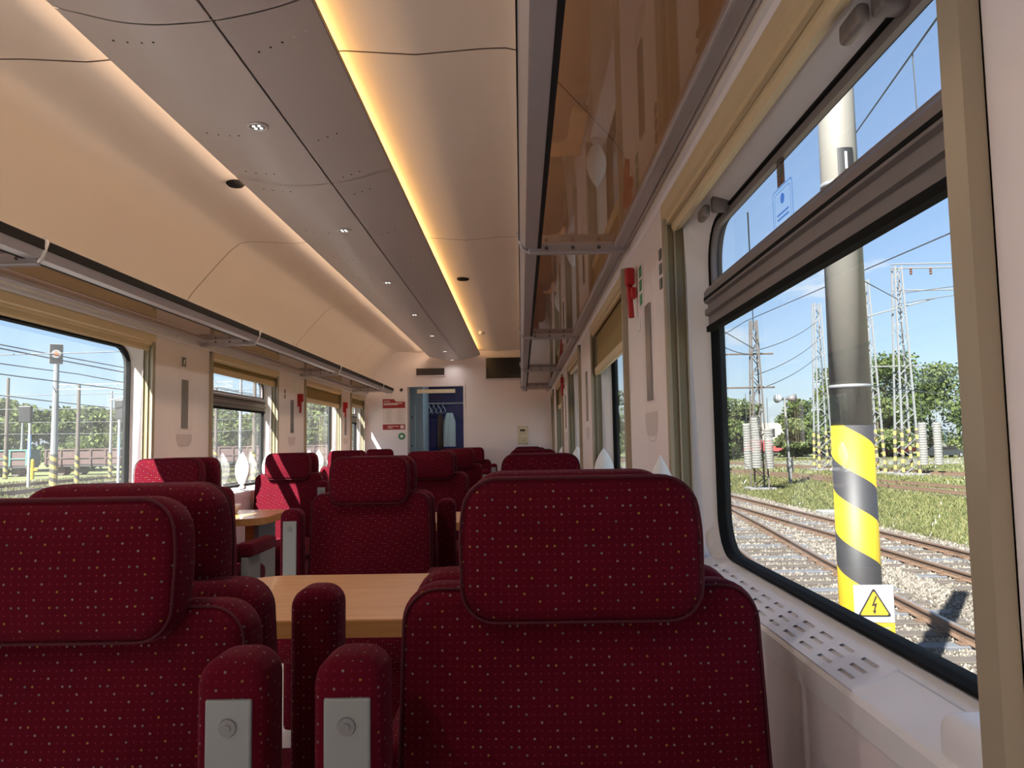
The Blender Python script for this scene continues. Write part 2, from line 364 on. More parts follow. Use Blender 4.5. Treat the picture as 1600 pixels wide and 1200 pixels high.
def rbox(x0, x1, y0, y1, z0, z1, r, seg=3):
    bm = bmesh.new(); bmesh.ops.create_cube(bm, size=1)
    for v in bm.verts: v.co = ((x0 + x1) / 2 + v.co.x * (x1 - x0), (y0 + y1) / 2 + v.co.y * (y1 - y0), (z0 + z1) / 2 + v.co.z * (z1 - z0))
    bmesh.ops.bevel(bm, geom=bm.edges[:], offset=r, segments=seg, profile=.5, affect='EDGES', clamp_overlap=True); return bm
def bmesh_me(bm, name, m, smooth=True, uv=False):
    me = bpy.data.meshes.new(name); bm.to_mesh(me); bm.free(); me.materials.append(MATS[m])
    if smooth: me.shade_smooth()
    if uv: boxuv(me)
    return me
def box_obj(name, x0, x1, y0, y1, z0, z1, m, parent=None, r=0):
    if r: return link(name, bmesh_me(rbox(x0, x1, y0, y1, z0, z1, r, 2), name, m, False), parent)
    return MB().box(x0, x1, y0, y1, z0, z1).build(name, m, parent)
def text_mesh(name, body, size, m, extrude=.0008):
    cu = bpy.data.curves.new(name, 'FONT'); cu.body = body; cu.size = size; cu.extrude = extrude; cu.align_x = 'CENTER'; cu.align_y = 'CENTER'
    o = bpy.data.objects.new(name, cu); me = bpy.data.meshes.new_from_object(o); bpy.data.objects.remove(o); me.materials.clear(); me.materials.append(MATS[m]); return me

# ================================================================== THE CARRIAGE
Y0, YE = -5.4, 11.155
WINS = {+1: [(-4.16, -2.63, False, 1.80), (-1.73, -.20, False, 1.80), (.70, 2.235, True, None), (3.085, 4.665, False, 1.60), (5.53, 7.06, True, None), (7.90, 9.43, False, 1.60), (10.13, 11.04, True, 1.72)],
        -1: [(-4.16, -2.63, False, 1.80), (-1.73, -.20, False, 1.80), (.70, 2.235, True, 1.80), (3.10, 4.665, False, 1.80), (5.53, 7.09, True, 1.755), (7.97, 9.60, False, 1.67), (10.13, 11.04, True, 1.72)]}
SIDE = {1: 'right', -1: 'left'}
floor = struct(MB().box(-1.5, 1.5, Y0, YE + 2.2, -.08, 0).build('floor', 'floor'), 'pale grey carriage floor')
roof = struct(MB().prism([(-1.5, 1.95), (-1.5, 2.1), (-1.2, 2.5), (-.8, 2.74), (0, 2.80), (.8, 2.74), (1.2, 2.5), (1.5, 2.1), (1.5, 1.95), (1.47, 1.95), (1.47, 2.09), (1.17, 2.47), (.78, 2.70), (0, 2.75), (-.78, 2.70), (-1.17, 2.47), (-1.47, 2.09), (-1.47, 1.95)], Y0 - .1, YE + 2.2).build('roof', 'joint'), 'outer roof shell of the carriage')
under = struct(MB().box(-1.25, 1.25, Y0, YE + 2.2, -.95, -.08).build('underframe', 'joint'), 'dark underframe beneath the carriage floor')
CPROF = [(1.365, 1.90), (1.35, 1.915), (1.338, 1.93), (1.338, 1.985), (1.325, 2.05), (1.287, 2.15), (1.249, 2.215), (1.16, 2.318), (1.06, 2.43), (.985, 2.508), (.935, 2.545), (.88, 2.558), (.80, 2.557), (.60, 2.543), (.571, 2.541), (.54, 2.543), (.33, 2.56)]
CPROF = CPROF + [(-x, z) for x, z in reversed(CPROF)]
ceil = sempty('ceiling', 'cream moulded carriage ceiling with cove sides')
cuts = [Y0, -4.74, -2.31, .12, 2.55, 4.98, 7.41, 9.84, YE]
for a, b in zip(cuts, cuts[1:]):
    m = MB().sheet(CPROF, a + .0045, b - .0045); m.sheet([(x * 1.01, z + .014) for x, z in CPROF], a + .0045, b - .0045)
    m.build('ceiling_panel', 'ceiling', ceil, smooth=True, fixn=False)
    if b < YE - .1: MB().sheet([(x * 1.0025, z + .004) for x, z in CPROF], b - .02, b + .02).build('joint_shade', 'joint_shade', ceil, smooth=True, fixn=False)  # brown strip behind the gap stands in for the groove's shadow
for s in (1, -1):
    nm = SIDE[s]; W = WINS[s]
    m = MB(); m.box(s * 1.38, s * 1.5, Y0, YE, 0, .80); m.box(s * 1.40, s * 1.5, Y0, YE, 1.845, 2.0)
    wall = struct(m.build('wall_' + nm, 'wall'), 'off-white lower wall panelling along the %s windows' % nm)
    edges = [Y0] + [v for q in W for v in (q[0], q[1] + .035)] + [YE]
    for a, b in zip(edges[0::2], edges[1::2]):
        pp = link('pillar_panel', bmesh_me(rbox(s * 1.35, s * 1.5, a + .001, b - .0005, 0, 1.93, .003, 2), 'pillar_panel', 'wall', False), wall)
    # heater ledge with slotted grille below each window
    for k, (n, f, bar, blind) in enumerate(W):
        ld = MB().prism([(s * 1.375, .79), (s * 1.375, .828), (s * 1.381, .836), (s * 1.446, .864), (s * 1.495, .868), (s * 1.495, .79)], n + .002, f + .033)
        ld.build('window_ledge', 'reveal', wall)
        k -= 1; g0, g1 = (1.135 if (k == 1 and s == 1) else n + .12), f - .05
        cnt = int((g1 - g0 - .03) / .082)
        def P(t, y, h=.004): return (s * (1.381 + .065 * t - h * .42), y, .836 + .028 * t + h)
        ts = [-.02, .17, .27, .45, .55, .73, .83, 1.02]; ys = [g0]
        for i in range(cnt): ys += [g0 + .03 + i * .082, g0 + .03 + i * .082 + .050]
        ys.append(g1); m = MB()
        for i in range(len(ts) - 1):
            for j in range(len(ys) - 1):
                if i % 2 == 1 and j % 2 == 1: continue
                m.add([P(ts[i], ys[j]), P(ts[i + 1], ys[j]), P(ts[i + 1], ys[j + 1]), P(ts[i], ys[j + 1])], [(0, 1, 2, 3)])
        m.add([P(ts[0], g0), P(ts[0], g1), P(ts[0], g1, -.01), P(ts[0], g0, -.01)], [(0, 1, 2, 3)]); m.add([P(ts[0], g0), P(ts[-1], g0), P(ts[-1], g0, -.01), P(ts[0], g0, -.01)], [(0, 1, 2, 3)])
        gp = m.build('grille_plate', 'reveal', wall)
        m = MB(); m.add([P(.10, g0 + .02, .0006), P(.9, g0 + .02, .0006), P(.9, g1 - .02, .0006), P(.10, g1 - .02, .0006)], [(0, 1, 2, 3)]); m.build('grille_backing', 'slot_grey', wall)
    # windows
    for k, (n, f, bar, blind) in enumerate(W):
        k -= 1; wi = sempty('window_%d' % (k + 2 + (7 if s < 0 else 0)), ('%s side carriage window %s' % (nm, 'with a grey transom bar and opening top light' if bar else 'with a single fixed pane')))
        a0, a1 = n + .035, f
        o_ = rrect(a0, a1, .862, 1.85, .02); m_ = rrect(a0 + .012, a1 - .012, .868, 1.835, .07); i_ = rrect(a0 + .02, a1 - .03, .876, 1.822, .12)
        X = lambda x, l: [(s * x, y, z) for y, z in l]; XR = lambda x, xb, zb, l: [(s * (xb if z < .89 else x), y, zb if z < .89 else z) for y, z in l]
        MB().loft([XR(1.40, 1.447, .866, o_), XR(1.43, 1.456, .8685, m_), X(1.474, i_)]).build('window_reveal', 'reveal', wi, smooth=True)
        g1_ = rrect(a0 + .018, a1 - .028, .874, 1.824, .122); g2_ = rrect(a0 + .033, a1 - .043, .889, 1.809, .108)
        MB().loft([X(1.472, g1_), X(1.462, rrect(a0 + .024, a1 - .034, .880, 1.818, .116)), X(1.462, rrect(a0 + .030, a1 - .040, .886, 1.812, .110)), X(1.478, g2_), X(1.50, g2_)]).build('rubber_gasket', 'rubber', wi, smooth=False)
        pm = 'pane_dirty' if s < 0 else 'pane'
        if bar:
            # lower pane, transom with ridges, upper pane in its own frame
            lo = [(y, z) for y, z in rpoly([(a0 + .036, .892), (a1 - .046, .892), (a1 - .046, 1.525), (a0 + .036, 1.525)], [.10, .10, 0, 0])]
            up = [(y, z) for y, z in rpoly([(a0 + .036, 1.635), (a1 - .046, 1.635), (a1 - .046, 1.806), (a0 + .036, 1.806)], [0, 0, .10, .10])]
            MB().add(X(1.484, lo), [tuple(range(len(lo)))]).build('lower_pane', pm, wi); MB().add(X(1.476, up), [tuple(range(len(up)))]).build('upper_pane', pm, wi)
            y0, y1 = a0 + .03, a1 - .04
            tr = MB().prism([(s * 1.49, 1.52), (s * 1.462, 1.52), (s * 1.456, 1.528), (s * 1.456, 1.553), (s * 1.446, 1.556), (s * 1.446, 1.572), (s * 1.455, 1.575), (s * 1.455, 1.588), (s * 1.445, 1.592), (s * 1.445, 1.622), (s * 1.455, 1.636), (s * 1.49, 1.64)], y0, y1).build('transom', 'transom', wi)
            MB().box(s * 1.470, s * 1.449, y0, y1, 1.508, 1.524).build('transom_seal', 'rubber', wi); MB().box(s * 1.470, s * 1.4435, y0, y1, 1.598, 1.606).build('transom_seal', 'rubber', wi)
            fo = rpoly([(a0 + .034, 1.632), (a1 - .044, 1.632), (a1 - .044, 1.808), (a0 + .034, 1.808)], [0, 0, .10, .10]); fi = rpoly([(a0 + .052, 1.650), (a1 - .062, 1.650), (a1 - .062, 1.790), (a0 + .052, 1.790)], [0, 0, .085, .085])
            MB().loft([X(1.479, fo), X(1.466, fo), X(1.466, fi), X(1.479, fi)]).build('top_light_frame', 'transom', wi)
            for yy in (a0 + .30, a1 - .26) if s > 0 and k == 1 else ():
                link('window_latch', bmesh_me(rbox(s * 1.425, s * 1.47, yy, yy + .035, 1.80, 1.85, .006), 'window_latch', 'transom'), wi)
                link('latch_knob', bmesh_me(rbox(s * 1.405, s * 1.425, yy + .03, yy + .10, 1.792, 1.826, .008, 3), 'latch_knob', 'transom'), wi)
        else:
            lo = rrect(a0 + .036, a1 - .046, .892, 1.806, .10)
            MB().add(X(1.484, lo), [tuple(range(len(lo)))]).build('pane', pm, wi)
        # roller blind: guide rails, head box, fabric, weighted bar
        nth = ['rear', 'nearest', 'second', 'third', 'fourth', 'fifth', 'rearmost'][k]
        bt = thing('roller_blind', nth + ' olive roller blind with gold guide rails on the %s wall, %s' % (nm, 'rolled right up' if blind is None or blind > 1.78 else ('half lowered' if blind < 1.68 else 'lowered a little')), 'blind', (s * 1.36, n, 1.86), 0, 'roller blinds')
        q = Vector((s * 1.36, n, 1.86))
        def B(name, mbx, m_): return mbx.build(name, m_, bt, loc=-q)
        for y, inner in ((n, 1), (f, -1)):
            mb = MB(); mb.box(s * (1.330 if inner > 0 else 1.3435), s * 1.3495, y, y + .035, .84, 1.90)
            for xx in (1.3495, 1.372, 1.401): mb.box(s * xx, s * (xx + .0045), y, y + .035, .84, 1.90)
            g = B('guide_rail', mb, 'gold')
            MB().box(s * 1.350, s * 1.404, y + (0 if inner > 0 else .010), y + (.025 if inner > 0 else .035), .845, 1.895).build('rail_channel', 'gold_shaded', g)  # channel gold darkened, puts the shade of the recess into the colour
        mb = MB(); mb.prism([(s * 1.342, 1.902), (s * 1.342, 1.858), (s * 1.352, 1.852), (s * 1.352, 1.838), (s * 1.364, 1.838), (s * 1.364, 1.855), (s * 1.405, 1.862), (s * 1.405, 1.902)], n, f + .035); B('head_box', mb, 'blind_bar')
        zb = blind if blind else 1.815
        mb = MB(); mb.prism([(s * 1.372, zb), (s * 1.366, zb + .012), (s * 1.366, zb + .045), (s * 1.374, zb + .052), (s * 1.394, zb + .045), (s * 1.394, zb + .008)], n + .034, f + .002); B('bottom_bar', mb, 'blind_bar')
        if zb < 1.79: B('blind_fabric', MB().box(s * 1.380, s * 1.3825, n + .034, f + .002, zb + .045, 1.87), 'blind')
    # cornice above the windows
    MB().prism([(s * 1.36, 1.90), (s * 1.345, 1.904), (s * 1.338, 1.915), (s * 1.338, 1.930), (s * 1.36, 1.935)], Y0, YE).build('cornice', 'wall', wall)
# moulded hand hold at the near end of the right ledge
tag(link('ledge_moulding', bmesh_me(rbox(1.384, 1.475, .74, .925, .79, .886, .020, 4), 'ledge_moulding', 'reveal')), 'white moulded hand hold at the near end of the right window ledge', 'handle')
# end walls
m = MB(); m.box(-1.5, -.757, YE, YE + .06, 0, 2.62); m.box(.090, 1.5, YE, YE + .06, 0, 2.62); m.box(-.757, .090, YE, YE + .06, 2.055, 2.62)
struct(m.build('wall_end', 'wall'), 'cream end wall with the glass vestibule door')
struct(MB().box(-1.5, 1.5, Y0 - .06, Y0, 0, 2.7).build('wall_back', 'wall'), 'cream end wall behind the viewer')
dr = sempty('door_1', 'glass door to the vestibule in the end wall')
m = MB()
for x0, x1, z0, z1 in ((-.767, -.742, 0, 2.066), (.075, .100, 0, 2.066), (-.742, .075, 2.040, 2.066)): m.box(x0, x1, YE - .012, YE + .07, z0, z1)
m.build('door_frame', 'wall', dr)
MB().box(-.742, .075, YE + .03, YE + .036, .02, 2.04).build('door_pane', 'door_glass', dr)
MB().box(-.742, -.715, YE + .022, YE + .045, .02, 2.04).build('door_stile', 'alu', dr)
MB().box(-.60, -.045, YE + .002, YE + .026, 1.945, 2.0).build('door_header_plate', 'cream', dr)

# ------------------------------------------------------------------ central ceiling light panel
PP = [(-.411, 2.470), (-.365, 2.457), (-.313, 2.444), (-.24, 2.425), (-.163, 2.4135), (-.08, 2.410), (.05, 2.418), (.13, 2.431), (.20, 2.446), (.27, 2.466), (.327, 2.487)]
lp = thing('ceiling_light_panel', 'long grey curved light panel running down the middle of the ceiling', 'light panel', (0, 0, 2.41))
pc = [Y0, -5.1, -2.24, .62, 2.10, 3.48, 6.34, 9.25, 11.10]
def dense(pr, k=4):
    out = []
    for i in range(len(pr) - 1):
        p0 = pr[max(0, i - 1)]; p1 = pr[i]; p2 = pr[i + 1]; p3 = pr[min(len(pr) - 1, i + 2)]
        for j in range(k):
            t = j / k; out.append(tuple(.5 * (2 * b_ + (c_ - a_) * t + (2 * a_ - 5 * b_ + 4 * c_ - d_) * t * t + (3 * b_ - a_ - 3 * c_ + d_) * t ** 3) for a_, b_, c_, d_ in zip(p0, p1, p2, p3)))
    return out + [pr[-1]]
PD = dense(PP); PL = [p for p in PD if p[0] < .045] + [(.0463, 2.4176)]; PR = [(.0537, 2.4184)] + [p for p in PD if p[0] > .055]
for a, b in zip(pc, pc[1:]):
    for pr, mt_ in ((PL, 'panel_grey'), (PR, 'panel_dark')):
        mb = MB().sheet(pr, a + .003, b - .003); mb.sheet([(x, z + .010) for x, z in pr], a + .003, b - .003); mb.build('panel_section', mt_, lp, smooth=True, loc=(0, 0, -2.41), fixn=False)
MB().prism([(-.38, 2.478), (-.16, 2.434), (.05, 2.436), (.30, 2.496), (.30, 2.50), (-.38, 2.488)], Y0, 11.09).build('panel_reflector', 'white', lp, loc=(0, 0, -2.41))  # unseen white reflector, added to widen the strips' glow on the ceiling
MB().sheet([(x, z + .0125) for x, z in PD], Y0, 11.08).build('joint_backing', 'joint', lp, loc=(0, 0, -2.41), fixn=False)
MB().prism([(.325, 2.487), (.3295, 2.487), (.3295, 2.505), (.325, 2.505)], Y0, 11.09).build('panel_rim', 'alu_dark', lp, loc=(0, 0, -2.41))
# warm strip lamps lying on top of the panel
tag(MB().box(.225, .270, Y0 + .1, 10.95, 2.510, 2.537).build('strip_lamp', 'tube_warm'), 'amber light strip hidden on top of the right edge of the ceiling panel', 'lamp')
tag(MB().box(-.392, -.345, Y0 + .1, 10.95, 2.502, 2.528).build('strip_lamp', 'tube_left'), 'pale pink light strip hidden on top of the left edge of the ceiling panel', 'lamp')
ords = ['nearest', 'second', 'third', 'fourth', 'fifth', 'sixth', 'seventh', 'eighth']
SPOT_W = 14
SPOTS = (2.81, 4.23, 5.64, 7.08, 8.49, 9.95, 10.98, 1.40, -.02, -1.43, -2.84, -4.25)
for i, y in enumerate(SPOTS):
    t = thing('ceiling_spotlight', (ords[i] if i < 7 else ('rear ' + ords[i - 7].replace('nearest', 'first'))) + ' small chrome ceiling spotlight from the camera, in the grey panel', 'spotlight', (-.066, y, 2.4105), 0, 'spotlights in the grey ceiling panel')
    MB().lathe([(.040, 0), (.040, -.004), (.034, -.007), (.029, -.005), (.029, 0)], n=20).build('trim_ring', 'alu_light', t, smooth=True)
    MB().lathe([(.029, -.001), (.027, -.003), (.0, -.003)], n=16).build('reflector', 'alu_dark', t)
    ld = bpy.data.lights.new('spot_beam', 'SPOT'); ld.energy = SPOT_W if i != 6 else 2.0; ld.spot_size = R(165); ld.spot_blend = 1; ld.shadow_soft_size = .03; ld.color = (1, .92, .87)
    lo_ = bpy.data.objects.new('spot_beam', ld); COL.objects.link(lo_); lo_.parent = t; lo_.location = (0, 0, -.012)
    for a in range(4):
        MB().lathe([(.006, -.003), (.006, -.006), (.001, -.008)], (math.cos(a * 1.57 + .7) * .015, math.sin(a * 1.57 + .7) * .015, 0), 8).build('led', 'spot_led', t)
t = MB().lathe([(.05, 0), (.052, -.006), (.045, -.015), (.02, -.018)], (0, 0, 0), 24).build('ceiling_speaker', 'black', smooth=True, loc=(.455, 6.2, 2.552)); tag(t, 'flat dark round loudspeaker in the ceiling right of the panel', 'speaker')
t = MB().lathe([(.036, 0), (.038, -.02), (.03, -.035), (.012, -.04)], (0, 0, 0), 20).build('smoke_detector', 'white', smooth=True, loc=(.455, 9.2, 2.552)); tag(t, 'white round smoke detector at the far end of the ceiling', 'detector')
t = MB().lathe([(.045, 0), (.047, -.008), (.035, -.02), (.012, -.022)], (0, 0, 0), 20).build('ceiling_speaker', 'black', smooth=True, loc=(-.52, 3.80, 2.545)); tag(t, 'small dark round loudspeaker peeping out left of the grey ceiling panel', 'speaker')
# little fixing dots on the panel
DOT = MB().lathe([(.0042, 0), (.0042, -.0015), (.0025, -.003)], n=8).mesh('fixing_dot', 'alu_light'); DOTD = MB().lathe([(.0042, 0), (.0042, -.0015), (.0025, -.002)], n=8).mesh('fixing_dot', 'black')
def zp(x):
    for (xa, za), (xb, zb) in zip(PP, PP[1:]):
        if xa <= x <= xb: return za + (zb - za) * (x - xa) / (xb - xa)
for y in (2.25, 2.95, 3.38, 3.62, 4.35, 5.0, 5.6, 6.2, 7.0, 8.0):
    for i, x in enumerate((.275, .235, .195, .155, .115, -.36, -.31, -.26, -.21, -.17)): link('fixing_dot', DOT if i in (0, 1, 5) else DOTD, lp, (x, y + (.012 * i if i < 5 else -.012 * (i - 5)), zp(x) + .0003 - 2.41))

# ------------------------------------------------------------------ luggage racks
for s in (1, -1):
    nm = SIDE[s]
    rk = thing('luggage_rack', 'grey aluminium luggage rack with tinted glass shelves along the %s wall' % nm, 'rack', (s * 1.34, 0, 1.94), 0)
    L_ = (-s * 1.34, 0, -1.94)
    MB().prism([(s * .917, 2.014), (s * .917, 1.974), (s * .938, 1.941), (s * .942, 1.940), (s * .988, 1.940), (s * .994, 1.946), (s * .994, 1.956), (s * .955, 1.962), (s * .935, 2.014)], Y0, 11.0).build('front_rail', 'alu', rk, loc=L_)
    MB().prism([(s * .9142, 2.011), (s * .9142, 1.973), (s * .919, 1.973), (s * .919, 2.011)], Y0, 10.99).build('dark_insert', 'black', rk, loc=L_)
    MB().prism([(s * .985, 1.9385), (s * .999, 1.9385), (s * .999, 1.965), (s * .985, 1.965)], Y0, 11.0).build('shelf_seal', 'black', rk, loc=L_)
    MB().prism(rrect(s * 1.278 if s > 0 else -1.318, s * 1.318 if s > 0 else -1.278, 1.935, 1.962, .009, 4), Y0, 11.0).build('wall_rail', 'alu', rk, loc=L_)
    MB().prism(rrect(s * 1.322 if s > 0 else -1.336, s * 1.336 if s > 0 else -1.322, 1.945, 1.975, .005, 3), Y0, 11.0).build('wall_rail_trim', 'alu_light', rk, loc=L_)
    ybr = [-4.38, -1.95, .47, 2.90, 5.33, 7.76, 10.19]; ye = [Y0] + ybr + [11.0]
    for a, b in zip(ye, ye[1:]): MB().box(s * .99, s * 1.285, a + .03, b - .03, 1.955, 1.961).build('glass_shelf', 'rack_glass', rk, loc=L_)
    for y in ybr:
        br = link('bracket', bmesh_me(rbox(s * .95, s * 1.325, y - .014, y + .014, 1.918, 1.963, .006, 2), 'bracket', 'alu', False), rk, loc=L_)
        MB().tube([(s * .985, y, 1.931), (s * .945, y, 1.931), (s * .930, y, 1.942), (s * .911, y, 2.005), (s * .920, y, 2.018), (s * .94, y, 2.016)], .009, 8).build('bracket_clip', 'alu_light' if s < 0 else 'alu', br, smooth=True)
        for xx in (1.02, 1.12, 1.22): MB().cyl((s * xx, y - .0135, 1.94), (s * xx, y - .018, 1.94), .008, .007, 10).build('screw', 'alu_dark', br)

# ------------------------------------------------------------------ seats
def ring(outline, y, r, n=6): return MB().tube([(x, y, z) for x, z in outline], r, n, True)
o_back = rpoly([(-.290, -.12), (.290, -.12), (.286, .42), (-.286, .42)][::1], [.03, .03, .062, .062], 7)      # z relative to .56
o_back = rpoly([(-.298, -.14), (.298, -.14), (.283, .42), (-.283, .42)], [.05, .05, .060, .060], 7)
o_head = rpoly([(-.186, -.1125), (.186, -.1125), (.190, .03), (.178, .1125), (-.178, .1125), (-.190, .03)], [.055, .055, .3, .058, .058, .3], 7)
ME = {}
ME['backrest'] = slab('backrest', o_back, .108, .034, 'fabric', .014, 5, True)
ME['headrest'] = slab('headrest', o_head, .105, .036, 'fabric', .010, 5, True)
pb = rpoly([(-.292, -.13), (.292, -.13), (.277, .413), (-.277, .413)], [.03, .03, .055, .055], 7)
ME['back_piping'] = ring(pb, .010, .0022).mesh('piping', 'piping', True); 
ph = rpoly([(-.182, -.1085), (.182, -.1085), (.186, .03), (.174, .1085), (-.174, .1085), (-.186, .03)], [.052, .052, .3, .055, .055, .3], 7)
ME['head_piping'] = ring(ph, .012, .0022).mesh('piping', 'piping', True)
ME['cushion'] = bmesh_me(rbox(-.29, .29, -.50, .03, .335, .455, .045, 4), 'cushion', 'fabric', True, True)
ME['base'] = bmesh_me(rbox(-.265, .265, -.42, .06, .055, .345, .02, 2), 'base', 'fabric', False, True); ME['plinth'] = bmesh_me(rbox(-.24, .24, -.38, .05, 0, .06, .006, 1), 'plinth', 'seat_base', False)
o_arm = rpoly([(-.048, -.47), (.048, -.47), (.048, 0), (-.048, 0)], [.030, .030, .038, .038], 6)
ME['arm_up'] = slab('armrest', o_arm, .095, .022, 'fabric', 0, 4, True)
ME['arm_plate'] = bmesh_me(rbox(-.031, .031, -.004, .008, -.46, -.052, .003, 2), 'armrest_plate', 'plate', False)
ME['arm_lock'] = MB().cyl((0, -.004, -.088), (0, -.007, -.088), .0125, .0115, 18).cyl((0, -.006, -.088), (0, -.009, -.088), .005, .005, 12).mesh('lock', 'lock')
ME['arm_down'] = bmesh_me(rbox(-.045, .045, -.44, .02, -.045, .035, .022, 4), 'armrest', 'fabric', True, True)
ME['arm_bracket'] = bmesh_me(rbox(-.022, .022, -.20, .02, -.24, -.044, .006, 2), 'armrest_bracket', 'plate', False)
def seat(label, x, y, away=False, arms=('n', 'n'), dz=0, group='maroon moquette seats'):
    """faces -y unless away; x,y = middle of the headrest front face; arms = left/right in the picture: u up, d down, n none"""
    t = thing('train_seat', label, 'seat', (x, y, 0), math.pi if away else 0, group)
    link('base', ME['base'], t); link('plinth', ME['plinth'], t)
    link('cushion', ME['cushion'], t, (0, 0, dz * .5))
    b = link('backrest', ME['backrest'], t, (0, .028, .56 + dz), (R(-4), 0, 0)); link('piping', ME['back_piping'], b)
    h = link('headrest', ME['headrest'], t, (0, .010, 1.038 + dz), (R(-4), 0, 0)); link('piping', ME['head_piping'], h)
    for side, st in ((-1, arms[0]), (1, arms[1])):
        sx = side * (-1 if away else 1)
        if st == 'u':
            a = link('armrest', ME['arm_up'], t, (sx * .326, -.122, .918)); link('armrest_plate', ME['arm_plate'], a); link('lock', ME['arm_lock'], a)
        elif st == 'd':
            a = link('armrest', ME['arm_down'], t, (sx * .326, 0, .60 + dz)); link('armrest_bracket', ME['arm_bracket'], a)
    return t
XA, XB, XC = .190, 1.000, -1.05
rown = ['nearest', 'second', 'third', 'fourth', 'farthest']
for k in range(5):
    y = 1.17 + 2.43 * k
    seat('maroon dotted seat facing the camera on the aisle side of the right-hand pairs, %s row' % rown[k], XA, y, arms=(('u', 'u'), ('u', 'd'), ('d', 'd'), ('d', 'u'), ('d', 'u'))[k], dz=-.022 if k == 0 else 0)
    seat('maroon dotted seat facing the camera beside the right windows, %s row' % rown[k], XB, y, arms=('u' if k == 0 else 'd', 'n'))
    if k < 4:
        seat('maroon aisle seat of the right-hand pairs facing away, backing onto the %s row' % rown[k], XA - (.022 if k == 0 else 0), y + .345, True, arms=('d', 'u' if k < 2 else 'd'), dz=-.012 if k == 0 else 0)
        seat('maroon seat by the right windows facing away, backing onto the %s row' % rown[k], XB, y + .345, True, arms=('d', 'n'))
YL = (4.22, 6.40, 8.48, 10.58)
for k, y in enumerate(YL):
    seat('single maroon seat facing the camera beside the left windows, %s of four' % ('nearest', 'second', 'third', 'farthest')[k], XC, y, arms=('n', ('d', 'u', 'u', 'd')[k]))
    if k < 3: seat('single maroon seat facing away beside the left windows, behind the %s one facing us' % ('nearest', 'second', 'third')[k], XC, y + .345, True, arms=('n', 'd'))

# ------------------------------------------------------------------ tables
def table(label, x0, x1, y0, y1, s):
    xc, yc = (x0 + x1) / 2, (y0 + y1) / 2
    t = thing('fold_table', label, 'table', (xc, yc, 0), 0, 'wooden bay tables')
    a = abs(x1 - x0) / 2; b = (y1 - y0) / 2; rr = [.16, .005, .005, .16] if s > 0 else [.005, .16, .16, .005]
    def pl(grow): return rpoly([(-a - grow, -b - grow), (a + grow, -b - grow), (a + grow, b + grow), (-a - grow, b + grow)], rr, 8)
    def plate(poly, z0, z1, m, name):
        n = len(poly); v = [(x, y, z0) for x, y in poly] + [(x, y, z1) for x, y in poly]
        MB().add(v, [tuple(range(n)), tuple(range(n, 2 * n))] + [(i, (i + 1) % n, (i + 1) % n + n, i + n) for i in range(n)]).build(name, m, t)
    plate(pl(-.004), .712, .7505, 'table_wood', 'table_top'); plate(pl(0), .706, .748, 'edge_wood', 'table_edging')
    ex = -s * (a - .13)
    link('leg', bmesh_me(rbox(ex - .04, ex + .04, -.16, .16, 0, .708, .01, 2), 'leg', 'edge_wood', False), t)
    link('leg_edge', bmesh_me(rbox(ex - s * .042 - .016, ex - s * .042 + .016, -.17, .17, 0, .70, .004, 2), 'leg_edge', 'plate', False), t)
    link('wall_bracket', bmesh_me(rbox(s * a - .10 if s > 0 else -a, s * a if s > 0 else -a + .10, -.2, .2, .55, .707, .01, 2), 'wall_bracket', 'plate', False), t)
for k in range(4):
    table('wide wooden table between the right-hand seats, %s from the camera' % ('nearest', 'second', 'third', 'farthest')[k], -.06, 1.345, 2.02 + 2.43 * k, 2.73 + 2.43 * k, 1)
for k, (a, b) in enumerate(((4.86, 5.58), (7.02, 7.72), (9.1, 9.8))):
    table('narrow wooden table by the left windows, %s from the camera' % ('nearest', 'second', 'farthest')[k], -1.345, -.74, a, b, -1)
# white bowl-like ashtray lamp foot on the left table
tag(MB().lathe([(.035, 0), (.045, .01), (.062, .05), (.066, .062), (.060, .062), (.04, .015), (.0, .012)], n=24).build('table_bowl', 'white', smooth=True, loc=(-1.09, 5.30, .7505)), 'small pale bowl standing on the nearest left table', 'bowl')

# ------------------------------------------------------------------ leaf-shaped window lamps
def lamp_mesh():
    H = .30; loops = []
    for i in range(13):
        t = i / 12; z = t * H; wd = (.062 * (1 - ((t - .38) / .62) ** 2.1) if t > .38 else .062 * (1 - .55 * ((.38 - t) / .38) ** 1.6)) + .0006; dp = wd * .5
        loops.append([(math.cos(q) * wd, math.sin(q) * dp * (1.25 if math.sin(q) < 0 else .8) * (1 - .25 * abs(math.cos(q))), z) for q in [2 * math.pi * j / 20 for j in range(20)]])
    return MB().loft(loops).mesh('shade', 'lampshade', True)
LM = lamp_mesh(); LF = MB().lathe([(.03, 0), (.032, .012), (.016, .03), (.012, .055)], n=16).mesh('foot', 'alu_light', True)
for i, (x, y, z, wh) in enumerate(((1.285, 2.08, .7505, 'on the nearest right-hand table, against the pillar'), (1.40, 4.60, .80, 'on the ledge under the second right window'), (1.40, 6.75, .80, 'on the ledge under the third right window'), (1.40, 9.15, .80, 'on the ledge under the fourth right window'),
                               (-1.40, 6.36, .80, 'on the ledge in the middle of the second left window'), (-1.40, 7.02, .80, 'at the far end of the second left window ledge'), (-1.40, 8.36, .80, 'on the near half of the third left window ledge'), (-1.40, 9.38, .80, 'on the far half of the third left window ledge'))):
    t = thing('window_lamp', 'white leaf-shaped lamp ' + wh, 'lamp', (x, y, z + (.06 if z > .79 else 0)), 0, 'leaf-shaped window lamps')
    link('foot', LF, t); hz = 1.162 - t.location.z - .04; sh = link('shade', LM, t, (0, 0, .04)); sh.scale = (1, 1, hz / .30)

